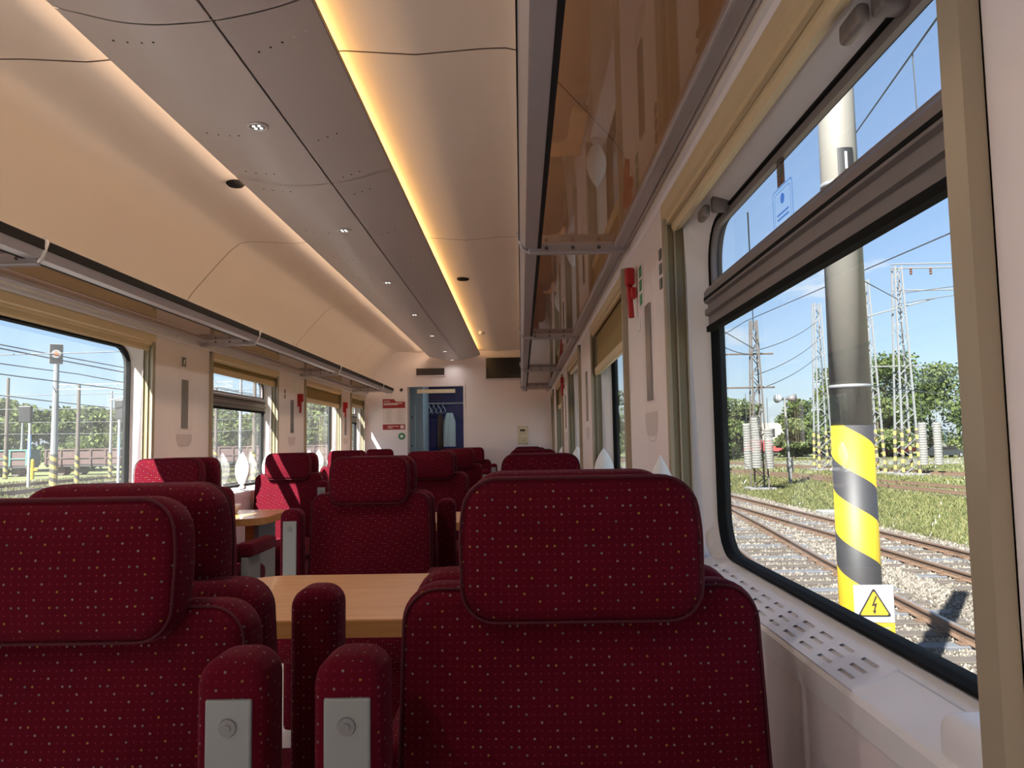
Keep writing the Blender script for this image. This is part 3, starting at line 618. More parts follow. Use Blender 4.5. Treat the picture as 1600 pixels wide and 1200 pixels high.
# ------------------------------------------------------------------ wall fittings
def sgn(name, label, cat, x, y0, y1, z0, z1, m, group=None, th=.004):
    s = 1 if x > 0 else -1
    return tag(MB().box(x - s * th, x, y0, y1, z0, z1).build(name, m), label, cat, group)
def mirror(s, yc, where):
    t = thing('wall_mirror', 'narrow grey mirror strip ' + where, 'mirror', (s * 1.35, yc, 1.5), 0, 'mirror strips on the window pillars')
    o = rpoly([(-.125, -.30), (.125, -.30), (.125, .24), (-.125, .24)], [.09, .09, .12, .12], 6)
    sl = [(-s * .0018, y, z) for y, z in o]; i_ = [(-s * .0006, y * .92, z * .97) for y, z in o]
    MB().loft([[(0, y * 1.02, z * 1.01) for y, z in o], sl, i_]).build('recess_rim', 'wall', t, smooth=True)
    sh = rpoly([(-.12, -.285), (.12, -.285), (.12, -.205), (-.12, -.205)], [.06, .06, .01, .01], 5)
    MB().add([(-s * .0022, y, z) for y, z in sh], [tuple(range(len(sh)))]).build('coat_hook_pad', 'recess', t)
    MB().box(-s * .007, 0, -.045, .045, -.165, .16).build('mirror_glass', 'mirror_strip', t)
mirror(-1, 5.13, 'on the left pillar between the first and second visible windows'); mirror(-1, 7.55, 'on the left pillar between the second and third windows'); mirror(-1, 9.86, 'on the left pillar before the farthest window')
mirror(1, 2.58, 'on the right pillar beside the nearest window'); mirror(1, 5.05, 'on the right pillar after the half-lowered blind'); mirror(1, 7.5, 'on the right pillar between third and fourth windows')
def hammer(s, y, z, where):
    t = thing('emergency_hammer', 'red emergency hammer ' + where, 'hammer', (s * 1.345, y, z), 0, 'emergency hammers')
    MB().tube([(-s * .018, 0, -.10), (-s * .022, .004, -.02), (-s * .022, 0, .03)], .011, 8).build('handle', 'red', t, smooth=True)
    link('head', bmesh_me(rbox(-s * .038, -s * .004, -.022, .022, .02, .085, .008, 2), 'head', 'red', False), t)
    link('holder', bmesh_me(rbox(-s * .020, 0, -.020, .020, -.03, .012, .005, 2), 'holder', 'red', False), t)
hammer(1, 2.82, 1.755, 'on the right pillar by the nearest window'); hammer(1, 7.62, 1.76, 'far down the right wall'); hammer(-1, 7.76, 1.64, 'on the left pillar between the second and third windows'); hammer(-1, 9.75, 1.66, 'on the far left pillar')
t = thing('safety_sign', 'narrow green and white escape sign beside the red hammer on the right pillar', 'sign', (1.349, 2.70, 1.75))
MB().box(-.004, 0, -.03, .03, -.075, .075).build('sign_plate', 'white', t)
for z in (-.05, 0, .05): MB().box(-.0055, -.004, -.025, .025, z - .019, z + .019).build('pictogram', 'green', t)
t = thing('seat_number_sign', 'small dark seat pictogram sign high on the right pillar by the nearest window', 'sign', (1.349, 2.33, 1.72))
for z in (.05, .005, -.04): MB().box(-.003, 0, -.016, .016, z - .016, z + .016).build('pictogram', 'sky_print', t)
sgn('instruction_sticker', 'small white sticker below the nearest red hammer', 'sticker', 1.3495, 2.76, 2.83, 1.60, 1.66, 'white', th=.002)
t = thing('seat_number_sign', 'small dark square seat pictogram on the left pillar above the mirror strip', 'sign', (-1.349, 5.11, 1.78))
MB().box(0, .003, -.028, .028, -.03, .03).build('plate', 'sky_print', t); MB().add([(.0035, -.012, -.02), (.0035, .006, -.02), (.0035, .006, -.005), (.0035, .016, .0), (.0035, .014, .02), (.0035, -.004, .012)], [tuple(range(6))]).build('pictogram', 'white', t)
t = thing('seat_number_sign', 'small pictogram sign on the left pillar between the second and third windows', 'sign', (-1.349, 7.32, 1.70))
for z in (.03, -.02): MB().box(0, .003, -.014, .014, z - .018, z + .018).build('pictogram', 'sky_print', t)
sgn('notice_card', 'small white notice card above the hammer on the second left pillar', 'notice', -1.3495, 7.63, 7.80, 1.74, 1.86, 'white', th=.003)
sgn('notice_card', 'tiny pinkish card low on the farthest left pillar', 'notice', -1.3495, 9.86, 9.93, 1.36, 1.44, 'recess', th=.003)

# stickers on the nearest right window
t = thing('window_sticker', 'brown pictogram sticker on the top light of the nearest right window', 'sticker', (1.4745, 1.605, 1.768))
MB().box(-.001, 0, -.022, .022, -.030, .030).build('sticker_film', 'sticker_brown_tint', t)
for a, b, c, d in ((-.018, .018, -.012, -.009), (-.018, .018, .018, .021), (-.003, .003, -.027, .027)): MB().box(-.0016, -.001, a, b, c, d).build('print', 'sky_print', t)
MB().cyl((-.001, 0, .003), (-.002, 0, .003), .012, .012, 14).build('print', 'sky_print', t)
t = thing('window_sticker', 'pale blue outlined square sticker on the top light of the nearest right window', 'sticker', (1.4745, 1.60, 1.69))
for r0, wd in ((.062, .004), (.050, .0025)):
    o = rrect(-r0, r0, -r0 * .75, r0 * .75, .012); i_ = rrect(-r0 + wd, r0 - wd, -r0 * .75 + wd, r0 * .75 - wd, .010)
    MB().loft([[(-.001, y, z) for y, z in o], [(-.001, y, z) for y, z in i_]]).build('outline', 'sticker_tint', t)
MB().cyl((-.0005, 0, .018), (-.0015, 0, .018), .011, .011, 16).build('emblem', 'sticker_tint', t)
for z in (-.012, -.022): MB().box(-.0015, -.0005, -.035, .035, z - .0018, z + .0018).build('text_line', 'sticker_tint', t)

# ------------------------------------------------------------------ end wall fittings
tv = thing('wall_monitor', 'dark flat screen high on the end wall', 'screen', (.665, YE, 2.29))
link('casing', bmesh_me(rbox(-.262, .262, -.055, 0, -.163, .163, .006, 2), 'casing', 'alu_light', False), tv); MB().box(-.25, .25, -.0575, -.055, -.150, .150).build('screen_glass', 'screen', tv)
vt = thing('air_vent', 'dark slotted air vent above the vestibule door', 'vent', (-.40, YE, 2.256))
link('frame', bmesh_me(rbox(-.228, .228, -.022, 0, -.066, .066, .004, 2), 'frame', 'wall', False), vt); MB().box(-.205, .205, -.024, -.022, -.050, .050).build('vent_opening', 'dark_vent', vt)
for i in range(6): MB().box(-.205, .205, -.029, -.023, -.046 + i * .0165, -.040 + i * .0165).build('slat', 'alu_dark', vt)
po = thing('info_poster', 'white information poster with dark red header and footer on the end wall', 'poster', (-.938, YE, 1.644))
MB().box(-.163, .163, -.004, 0, -.222, .222).build('sheet', 'poster_white', po)
MB().add([(-.163, -.005, .222), (.0, -.005, .222), (.03, -.005, .185), (.163, -.005, .180), (.163, -.005, .09), (-.163, -.005, .09)], [(0, 5, 4, 3, 2, 1)]).build('header', 'poster_red', po)
MB().box(-.163, .163, -.006, -.004, -.222, -.145).build('footer', 'poster_red', po)
for x0, x1, z in ((-.15, -.06, .192), (-.15, .12, .160), (-.15, .06, .142)): MB().box(x0, x1, -.0062, -.005, z - .006, z + .006).build('heading_line', 'poster_white', po)
for cx in (-.115, .045):
    for i in range(9): MB().box(cx, cx + (.085, .07, .09, .06)[i % 4], -.0052, -.004, .068 - i * .0225 - .003, .068 - i * .0225 + .003).build('text_line', 'poster_grey', po)
MB().box(.095, .145, -.0072, -.006, -.208, -.158).build('blank_label', 'poster_white', po); MB().box(-.09, .07, -.0072, -.006, -.178, -.170).build('text_line', 'poster_white', po); MB().box(-.09, -.02, -.0072, -.006, -.200, -.190).build('text_line', 'poster_white', po)
gb = thing('door_button', 'round green ringed push button beside the vestibule door', 'button', (-.826, YE, 1.325))
MB().cyl((0, 0, 0), (0, -.012, 0), .050, .047, 24).build('ring', 'green', gb); MB().cyl((0, -.012, 0), (0, -.02, 0), .022, .020, 18).build('push', 'white', gb)
tag(MB().cyl((-.829, YE, 2.0), (-.829, YE - .02, 2.0), .024, .02, 16).build('door_sensor', 'dark_vent'), 'small dark round sensor above the poster by the door', 'sensor')
cp = thing('control_panel', 'cream control panel with a knob low on the end wall', 'control panel', (.932, YE, 1.311))
link('plate', bmesh_me(rbox(-.072, .072, -.012, 0, -.132, .132, .004, 2), 'plate', 'cream', False), cp); MB().box(-.04, .035, -.014, -.012, .055, .085).build('display', 'dark_vent', cp); MB().cyl((0, -.012, -.055), (0, -.04, -.055), .026, .022, 16).build('knob', 'cream', cp)
for z in (.02, .032): MB().box(-.05, .05, -.0135, -.012, z - .002, z + .002).build('print_line', 'poster_grey', cp)
for a in (-1, 1):
    for b in (-1, 1): MB().cyl((a * .058, -.012, b * .118), (a * .058, -.015, b * .118), .006, .006, 8).build('screw', 'dark_vent', cp)

# ------------------------------------------------------------------ vestibule seen through the door
YV = YE + 1.75
m = MB(); m.box(-1.5, 1.5, YV, YV + .05, 0, 2.7); struct(m.build('wall_vestibule', 'vest_blue'), 'dark blue wall behind the glass door')
struct(MB().box(-1.5, 1.5, YE + .06, YV, 2.30, 2.34).build('ceiling_vestibule', 'vest_white'), 'pale vestibule ceiling')
struct(MB().box(-1.5, -1.4, YE + .06, YV, 0, 2.3).build('wall_vestibule_left', 'vest_white')); struct(MB().box(1.4, 1.5, YE + .06, YV, 0, 2.3).build('wall_vestibule_right', 'vest_blue'))
cb = thing('tall_cabinet', 'pale blue-white tall cabinet in the vestibule left of the hangers', 'cabinet', (-.90, YE + .9, 0))
link('body', bmesh_me(rbox(-.32, .32, -.35, .35, 0, 2.29, .008, 2), 'body', 'vest_white', False), cb)
link('door', bmesh_me(rbox(-.24, .20, -.362, -.349, .95, 1.80, .004, 2), 'door', 'vest_white', False), cb)
for z in (1.62, 1.18): MB().cyl((.15, -.362, z), (.15, -.37, z), .012, .012, 10).build('lock', 'dark_vent', cb)
MB().box(.0, .03, -.365, -.350, .80, 1.0).build('handle_slot', 'vest_blue', cb)
vl = thing('vestibule_fill', 'unseen white fill light added under the vestibule ceiling', 'lamp', (.2, YE + .5, 2.295)); link('housing', bmesh_me(rbox(-.3, .3, -.08, .08, -.03, 0, .01, 2), 'housing', 'white', False), vl); MB().box(-.28, .28, -.065, .065, -.036, -.03).build('diffuser', 'vest_fill', vl)  # unseen fill light, added to brighten the vestibule
rl = tag(MB().tube([(-.72, YE + 1.30, 1.86), (.02, YE + 1.30, 1.86)], .012, 8).build('hanging_rail', 'alu_light'), 'chrome clothes rail in the vestibule', 'rail')
for i in range(5):
    x = -.66 + .075 * i; h = MB().tube([(x, YE + 1.30, 1.875), (x, YE + 1.30, 1.83), (x + .06, YE + 1.05, 1.76), (x + .07, YE + 1.05, 1.72), (x - .05, YE + 1.50, 1.70), (x - .04, YE + 1.50, 1.75), (x, YE + 1.30, 1.83)], .006, 6).build('coat_hanger', 'white')
    tag(h, '%s white wire coat hanger from the left on the vestibule rail' % ('first', 'second', 'third', 'fourth', 'fifth')[i], 'hanger', 'coat hangers on the vestibule rail')
def drape(x0, x1, z0, z1, y, m, lab):
    loops = []
    for i in range(12):
        t = i / 11; z = z1 + (z0 - z1) * t; w_ = (.55 + .45 * min(1, t * 4)); xc = (x0 + x1) / 2; hw = (x1 - x0) / 2 * w_
        loops.append([(xc + hw * math.cos(q), y + (.05 + .012 * math.sin(5 * q + t * 3)) * math.sin(q), z) for q in [2 * math.pi * j / 28 for j in range(28)]])
    tag(MB().loft(loops).build('hanging_coat', m, smooth=True), lab, 'garment')
drape(-.345, -.145, 1.16, 1.70, YE + 1.22, 'garment', 'pale grey garment hanging from the vestibule rail'); drape(-.455, -.355, 1.12, 1.70, YE + 1.34, 'garment_brown', 'brown garment hanging beside the pale one in the vestibule')
tag(link('blue_locker', bmesh_me(rbox(-.66, -.48, YE + 1.52, YV - .01, 0, 1.62, .01, 2), 'blue_locker', 'vest_blue2', False)), 'bright blue locker panel behind the vestibule hangers', 'locker')
tag(MB().lathe([(.02, 0), (.20, .02), (.23, .10), (.18, .14), (.02, .15)], n=22).build('red_bag', 'red', smooth=True, loc=(-.26, YE + 1.2, .95)), 'dark red bundle below the hanging garments in the vestibule', 'bag')
tag(link('bag_stand', bmesh_me(rbox(-.47, -.05, YE + 1.0, YE + 1.42, 0, .95, .01, 2), 'bag_stand', 'vest_blue2', False)), 'blue box under the red bundle in the vestibule', 'box')

# ================================================================== OUTDOORS
GZ = -1.46                                            # ground level; rail tops lie at -1.25
struct(MB().box(-400, 400, -120, 500, GZ - .3, GZ - .02).build('ground', 'grass_ground'), 'grassy ground of the railway yard')
struct(MB().box(-44, 11.4, -60, 140, GZ - .05, GZ - .012).build('yard_gravel', 'yard_gravel'), 'grey gravel of the yard between the tracks')
def np_mesh(name, v, f, m, parent=None):
    me = bpy.data.meshes.new(name); nf = len(f); me.vertices.add(len(v)); me.vertices.foreach_set('co', v.astype(np.float32).ravel())
    k = f.shape[1]; me.loops.add(nf * k); me.loops.foreach_set('vertex_index', f.astype(np.int32).ravel()); me.polygons.add(nf)
    me.polygons.foreach_set('loop_start', np.arange(0, nf * k, k, dtype=np.int32)); me.update(calc_edges=True); me.validate(); me.materials.append(MATS[m]); return link(name, me, parent)
def poly_at(path, y):
    for (ya, xa), (yb, xb) in zip(path, path[1:]):
        if ya <= y <= yb: return xa + (xb - xa) * (y - ya) / (yb - ya)
    (ya, xa), (yb, xb) = (path[0], path[1]) if y < path[0][0] else (path[-2], path[-1])
    return xa + (xb - xa) * (y - ya) / (yb - ya)
RAILP = [(-.065, 0), (.065, 0), (.065, .014), (.012, .030), (.012, .105), (.036, .118), (.036, .148), (.028, .155), (-.028, .155), (-.036, .148), (-.036, .118), (-.012, .105), (-.012, .030), (-.065, .014)]
def rail(parent, path, y0, y1, step, simple=False):
    ys = [y0 + (y1 - y0) * i / max(1, int((y1 - y0) / step)) for i in range(int((y1 - y0) / step) + 1)]; pr = RAILP if not simple else [(-.05, 0), (.05, 0), (.036, .12), (.036, .155), (-.036, .155), (-.036, .12)]
    m = MB(); m.loft([[(poly_at(path, y) + x, y, -1.405 + z) for x, z in pr] for y in ys]); o = m.build('rail', 'rail_rust', parent)
    MB().loft([[(poly_at(path, y) - .030, y, -1.2490), (poly_at(path, y) + .030, y, -1.2490)] for y in ys], closed=False).build('running_surface', 'rail_top', o)
SLW = bmesh_me(rbox(-1.28, 1.28, -.12, .12, -.15, 0, .015, 1), 'sleeper', 'sleeper_wood', False); SLG = bmesh_me(rbox(-1.28, 1.28, -.12, .12, -.15, 0, .015, 1), 'sleeper', 'sleeper_grey', False)
fx = MB(); fx.box(-.17, .17, -.08, .08, 0, .014)
for sx in (-1, 1):
    fx.box(sx * .07, sx * .13, -.045, .045, .014, .045)
    fx.cyl((sx * .105, -.022, .045), (sx * .105, -.022, .085), .017, .017, 6); fx.cyl((sx * .105, .03, .045), (sx * .105, .03, .08), .015, .015, 6)
FX = fx.mesh('rail_chair', 'rail_rust')
def track(name, label, left, right, y0, y1, detail, bed_w=1.9, step=2.0, spacing=.62):
    t = thing(name, label, 'track', (poly_at(left, y0), y0, -1.42)); q = (-t.location.x, -t.location.y, 1.42)
    class PX: pass
    hold = bpy.data.objects.new('track_bed', None)
    bpy.data.objects.remove(hold)
    ys = np.arange(y0, y1 + .1, step); m = MB(); loops = []
    for y in ys:
        c = (poly_at(left, y) + poly_at(right, y)) / 2; loops.append([(c - bed_w - .7, y, GZ - .03), (c - bed_w, y, -1.452), (c + bed_w, y, -1.452), (c + bed_w + .7, y, GZ - .03)])
    m.loft(loops, closed=False); m.build('ballast_bed', 'ballast_bed', t, loc=q)
    for pth in (left, right):
        n0 = len(t.children); rail(t, pth, y0, y1, step, not detail)
    for c in t.children:
        if c.name.startswith('rail'): c.location = q
    if detail:
        y = y0 + .2; i = 0
        while y < y1:
            xl, xr = poly_at(left, y), poly_at(right, y); sl = link('sleeper', SLG if (i % 3 == 0) else SLW, t, ((xl + xr) / 2 + q[0], y + q[1], -1.406 + q[2] + random.uniform(-.008, .003)), (0, 0, random.uniform(-.02, .02)))
            if y < detail:
                for x in (xl, xr): link('rail_chair', FX, t, (x + q[0], y + q[1], -1.406 + q[2]))
            y += spacing; i += 1
    return t
AL = [(7, 5.02), (9.96, 5.08), (14.2, 5.43), (18.7, 5.90), (30, 7.20), (60, 8.9), (200, 9.0)]; AR = [(7, 6.40), (9.96, 6.50), (15.2, 6.96), (21.6, 7.72), (30.1, 8.63), (60, 10.3), (200, 10.4)]
BL = [(9, 8.86), (14.2, 8.87), (20, 8.90), (29, 8.89), (200, 8.9)]; BR = [(9, 10.32), (17, 10.35), (23.6, 10.30), (35.4, 10.2), (200, 10.3)]
track('railway_track', 'nearest rusty railway track outside the right window, curving left', AL, AR, 6, 60, 26, 1.9)
track('railway_track', 'second rusty straight track beyond the nearest one, right of the carriage', BL, BR, 9, 90, 26, 1.8)
track('railway_track', 'third track across the grass strip, right of the carriage', [(20, 22.5), (34.6, 20.3), (48.9, 19.2), (64.4, 17.0), (150, 9)], [(20, 24.2), (39.2, 22.4), (50, 21.0), (64.4, 18.6), (150, 10.6)], 20, 150, 0, 1.5, 5)
track('railway_track', 'far track at the foot of the lattice masts, right of the carriage', [(30, 34), (52, 29.2), (66, 26.0), (160, 8)], [(30, 35.6), (52, 30.8), (66, 27.6), (160, 9.6)], 30, 160, 0, 1.4, 6)
for i, (xx, ww) in enumerate(((-9, 'nearest'), (-14.2, 'second'), (-19.5, 'third'), (-25, 'fourth'), (-31, 'fifth'), (-37.5, 'sixth'))):
    track('railway_track', '%s track outside the left windows' % ww, [(-20, xx), (200, xx)], [(-20, xx + 1.45), (200, xx + 1.45)], -20, 200, 0, 1.6, 20)
# ballast stones of the near tracks
def stones(n, fn, name, label, y0s):
    c = np.array([fn() for _ in range(n)]); c = c[~((np.abs((c[:, 1] - y0s + .31) % .62 - .31) < .135 + .02 * RNG.random(len(c))) & (np.abs(c[:, 3]) < 1.27))][:, :3]; n = len(c)
    base = np.array([(1, 0, 0), (-1, 0, 0), (0, 1, 0), (0, -1, 0), (0, 0, 1), (0, 0, -1)], float); fc = np.array([(0, 2, 4), (2, 1, 4), (1, 3, 4), (3, 0, 4), (2, 0, 5), (1, 2, 5), (3, 1, 5), (0, 3, 5)])
    sz = RNG.uniform(.018, .042, (n, 1, 1)) * np.clip(c[:, 1] / 14, .85, 1.5)[:, None, None]; v = base[None] * RNG.uniform(.6, 1.25, (n, 6, 3)) * sz + RNG.normal(0, .12, (n, 6, 3)) * sz
    a = RNG.uniform(0, 6.28, n); ca, sa = np.cos(a)[:, None], np.sin(a)[:, None]; x, y = v[..., 0].copy(), v[..., 1].copy(); v[..., 0] = x * ca - y * sa; v[..., 1] = x * sa + y * ca; v += c[:, None, :]
    o = np_mesh(name, v.reshape(-1, 3), (fc[None] + 6 * np.arange(n)[:, None, None]).reshape(-1, 3), 'stones'); o['kind'] = 'stuff'; o['label'] = label; o['category'] = 'stones'
def stA():
    y = 7 + 24 * RNG.random() ** 1.7; c = (poly_at(AL, y) + poly_at(AR, y)) / 2; d = RNG.uniform(-2.6, 2.2); return (c + d, y, -1.452 + RNG.uniform(-.012, .018), d)
def stB():
    y = 11 + 26 * RNG.random() ** 1.5; d = RNG.uniform(-2.1, 1.9); return (9.6 + d, y, -1.452 + RNG.uniform(-.012, .018), d)
stones(40000, stA, 'ballast_stones', 'pale loose ballast stones of the nearest track', 6.2); stones(30000, stB, 'ballast_stones', 'pale loose ballast stones of the second track', 9.2)
# grass
def grass(n, fn, name, label, h):
    p = np.array([fn() for _ in range(n)]); n = len(p); a = RNG.uniform(0, 6.28, n); sc = np.clip(p[:, 1] / 22, .8, 2.2)
    wd = RNG.uniform(.012, .028, n) * sc; hh = RNG.uniform(.5, 1.2, n) * h; dx, dy = np.cos(a) * wd, np.sin(a) * wd; lx, ly = RNG.normal(0, .45, n) * hh, RNG.normal(0, .45, n) * hh
    v = np.stack([np.stack([p[:, 0] - dx, p[:, 1] - dy, p[:, 2]], 1), np.stack([p[:, 0] + dx, p[:, 1] + dy, p[:, 2]], 1), np.stack([p[:, 0] + lx, p[:, 1] + ly, p[:, 2] + hh], 1)], 1)
    o = np_mesh(name, v.reshape(-1, 3), np.arange(3 * n).reshape(-1, 3), 'grass_blades'); o['kind'] = 'stuff'; o['label'] = label; o['category'] = 'grass'
def gr1():
    y = 13 + 45 * RNG.random() ** 1.6; return (11.35 + (RNG.random() ** 1.1) * (8.5 + (y - 13) * .16), y, GZ - .03)
grass(70000, gr1, 'grass_blades', 'sunlit green grass strip between the tracks on the right', .13)
def gr2(): return (RNG.uniform(14, 60), RNG.uniform(40, 100), GZ - .03)
grass(30000, gr2, 'grass_blades', 'far grass between the masts on the right', .22)
def gr3(): return (RNG.choice([-12, -17, -22.5, -28.5, -34.5, -41]) + RNG.uniform(-1.2, 1.2), RNG.uniform(18, 110), GZ - .03)
grass(30000, gr3, 'grass_blades', 'grass between the tracks on the left', .22)

# striped steel mast close to the right window
t = thing('striped_mast', 'thick grey steel mast with yellow and black striped foot outside the nearest right window', 'mast', (3.69, 6.5, GZ))
MB().lathe([(.172, 0), (.166, 2.76)], n=40).build('striped_foot', 'stripes', t, smooth=True); MB().lathe([(.164, 2.76), (.135, 8.2)], n=40).build('mast_tube', 'steel_pole', t, smooth=True)
MB().lathe([(.158, 4.80), (.158, 4.84)], n=40).build('strap', 'galv', t, smooth=True); MB().lathe([(.166, 3.07), (.1665, 3.10)], n=40).build('strap', 'galv', t, smooth=True)
def plate_on(parent, ang, r, z, wd, ht, m, name, curve=True):
    k = 8; lo = []
    for i in range(k + 1):
        a = ang + (i / k - .5) * wd / r; lo.append([(math.cos(a) * r, math.sin(a) * r, z - ht / 2), (math.cos(a) * r, math.sin(a) * r, z + ht / 2)])
    return MB().loft(lo, closed=False).build(name, m, parent)
va = math.atan2(-6.5, .912 - 3.69)
plate_on(t, va + .36, .166, 4.87, .135, .46, 'sign_black', 'number_plate')
for i, zz in enumerate((4.98, 4.77)):
    a = va + .36; me = text_mesh('numeral', '1', .22, 'sign_white'); o = link('numeral', me, t, (math.cos(a) * .1685, math.sin(a) * .1685, zz), (math.pi / 2, 0, a + math.pi / 2))
ws = thing('warning_sign', 'white board with yellow lightning warning triangle on the striped mast', 'sign', (3.69 + math.cos(va + .55) * .185, 6.5 + math.sin(va + .55) * .185, 1.06 - 1.2))
ws.rotation_euler = (0, 0, va + .35 + math.pi / 2)
MB().box(-.155, .155, -.004, .004, -.14, .155).build('board', 'sign_white', ws); MB().box(-.155, .155, -.0045, .0045, -.30, -.145).build('text_board', 'sign_yellow', ws)
tri = rpoly([(-.135, -.095), (.135, -.095), (0, .135)], .012, 3); tri2 = rpoly([(-.115, -.083), (.115, -.083), (0, .112)], .010, 3)
MB().add([(x, -.0056, z) for x, z in tri], [tuple(range(len(tri)))]).build('triangle_border', 'sign_black', ws); MB().add([(x, -.0066, z) for x, z in tri2], [tuple(range(len(tri2)))]).build('triangle', 'sign_yellow', ws)
MB().add([(x, -.0076, z) for x, z in [(.012, .068), (-.020, -.012), (.004, -.006), (-.006, -.048), (-.016, -.046), (.002, -.074), (.012, -.042), (.004, -.044), (.022, .012), (-.002, .006), (.024, .066)]], [tuple(range(11))]).build('lightning_bolt', 'sign_black', ws)
for z in (-.185, -.215, -.245): MB().box(-.12, .12, -.0056, -.0045, z - .006, z + .006).build('text_line', 'steel_pole', ws)
tag(link('cable_trough', bmesh_me(rbox(11.15, 12.4, 26.6, 27.3, GZ - .1, -1.30, .02, 1), 'cable_trough', 'concrete', False)), 'low grey concrete slab in the grass beside the second track', 'slab')

# lattice masts
def lattice(label, x, y, h, w0, w1, m, nbr, footm=None, name='lattice_mast', rz=0, group='lattice masts right of the carriage'):
    t = thing(name, label, 'mast', (x, y, GZ), rz, group)
    cs = lambda z: (w0 + (w1 - w0) * z / h) / 2; r = .045 if m == 'rust_steel' else .072
    for sx in (-1, 1):
        for sy in (-1, 1):
            if footm:
                MB().cyl((sx * cs(0), sy * cs(0) , 0), (sx * cs(3.2), sy * cs(3.2), 3.2), r * 1.6, r * 1.5, 6).build('striped_leg', footm, t)
            MB().cyl((sx * cs(0), sy * cs(0), 0), (sx * cs(h), sy * cs(h), h), r * 1.15, r, 4).build('leg', m, t)
    for sy in (-1, 1):
        mb = MB()
        for i in range(nbr):
            za, zb = h * i / nbr, h * (i + 1) / nbr; sg = 1 if i % 2 == 0 else -1
            mb.cyl((-sg * cs(za), sy * cs(za), za), (sg * cs(zb), sy * cs(zb), zb), .03 if m == 'rust_steel' else .045, .03, 4, False)
        mb.build('lattice_bracing', m, t)
    MB().box(-w0 * .9, w0 * .9, -w0 * .9, w0 * .9, -.1, .12).build('footing', 'concrete', t)
    return t
t1 = lattice('dark rusty lattice mast with concrete counterweights, leftmost in the nearest right window', 13.45, 41, 9.0, .74, .30, 'rust_steel', 15)
t2 = lattice('tall silver lattice mast left of the striped pole', 26.0, 64.5, 14.0, 1.15, .5, 'galv', 16, 'stripes_far')
t3 = lattice('tall silver lattice mast partly hidden behind the striped pole', 26.7, 57, 14.4, 1.2, .45, 'galv', 17, 'stripes_far')
t4 = lattice('tall silver lattice mast with cross arms right of the striped pole', 27.8, 54.2, 14.7, 1.15, .45, 'galv', 17, 'stripes_far')
for t, hs in ((t1, (5.4, 7.2)), (t4, (14.6, 14.9, 13.0))):
    for z in hs:
        MB().tube([(-3.4 if t is t1 else -.4, 0, z), (1.0 if t is t1 else 4.5, 0, z)], .05, 6).build('cross_arm', 'galv' if t is t4 else 'rust_steel', t)
for dx in (1.0, 2.4): 
    MB().lathe([(.05, 0), (.11, -.08), (.05, -.16), (.11, -.24), (.05, -.32), (.11, -.40), (.05, -.48)], (dx, 0, 14.6), 10).build('insulator', 'insulator', t4)
MB().tube([(-2.2, 0, 11.2), (2.6, 0, 12.4)], .05, 6).build('cross_arm', 'galv', t4); MB().tube([(-2.6, 0, 7.6), (1.4, 0, 7.6)], .05, 6).build('cross_arm', 'galv', t4)
def weights(label, x, y, z0, n, r, h):
    t = thing('counterweight', label, 'weight', (x, y, z0), 0, 'concrete counterweight stacks')
    me = MB().lathe([(r * .94, 0), (r, h * .12), (r, h * .78), (r * .94, h * .88)], n=14).mesh('weight_disc', 'concrete')
    for i in range(n): link('weight_disc', me, t, (random.uniform(-.01, .01), random.uniform(-.01, .01), i * h))
    MB().cyl((0, 0, n * h), (0, 0, n * h + 1.6), .015, .015, 5).build('tension_rod', 'wire', t)
weights('left stack of concrete discs hanging by the dark lattice mast', 12.65, 40.2, -.35, 18, .2, .13); weights('tall middle stack of concrete discs on the dark lattice mast', 13.05, 40.0, -.3, 20, .24, .13); weights('right shorter stack of concrete discs by the dark lattice mast', 13.75, 40.2, -.35, 16, .23, .13)
weights('left stack of concrete discs beside the mast with cross arms', 28.35, 53, -.75, 17, .26, .17); weights('right stack of concrete discs beside the mast with cross arms', 29.35, 53, -.75, 17, .26, .17)
sp = thing('loudspeaker_post', 'slim pale post with two horn loudspeakers between dark mast and striped pole', 'post', (16.6, 45.4, GZ))
MB().cyl((0, 0, 0), (-.15, 0, 5.0), .09, .06, 10).build('post', 'concrete', sp); MB().lathe([(.11, 0), (.11, .9)], n=10).build('striped_base', 'concrete', sp)
for sx, m_ in ((-1, 'sign_white'), (1, 'alu_dark')): MB().cyl((-.15 + sx * .1, 0, 5.0), (-.15 + sx * .55, -.3, 5.0), .08, .26, 14).build('horn', m_, sp, smooth=True)
MB().box(-.15, .15, -.12, .12, .7, 1.5).build('junction_box', 'concrete', sp)
# slim poles farther right
for i, (x, y, h, lab) in enumerate(((16.3, 62, 9.5, 'thin dark pole left of the dark lattice mast'), (24, 90, 9, 'thin far pole behind the loudspeaker post'))):
    t = thing('catenary_pole', lab, 'pole', (x, y, GZ)); MB().cyl((0, 0, 0), (0, 0, h), .16, .12, 10).build('pole', 'rust_steel', t); MB().tube([(-3, 0, h - 1.6), (.3, 0, h - 1.4)], .05, 6).build('cantilever', 'rust_steel', t)
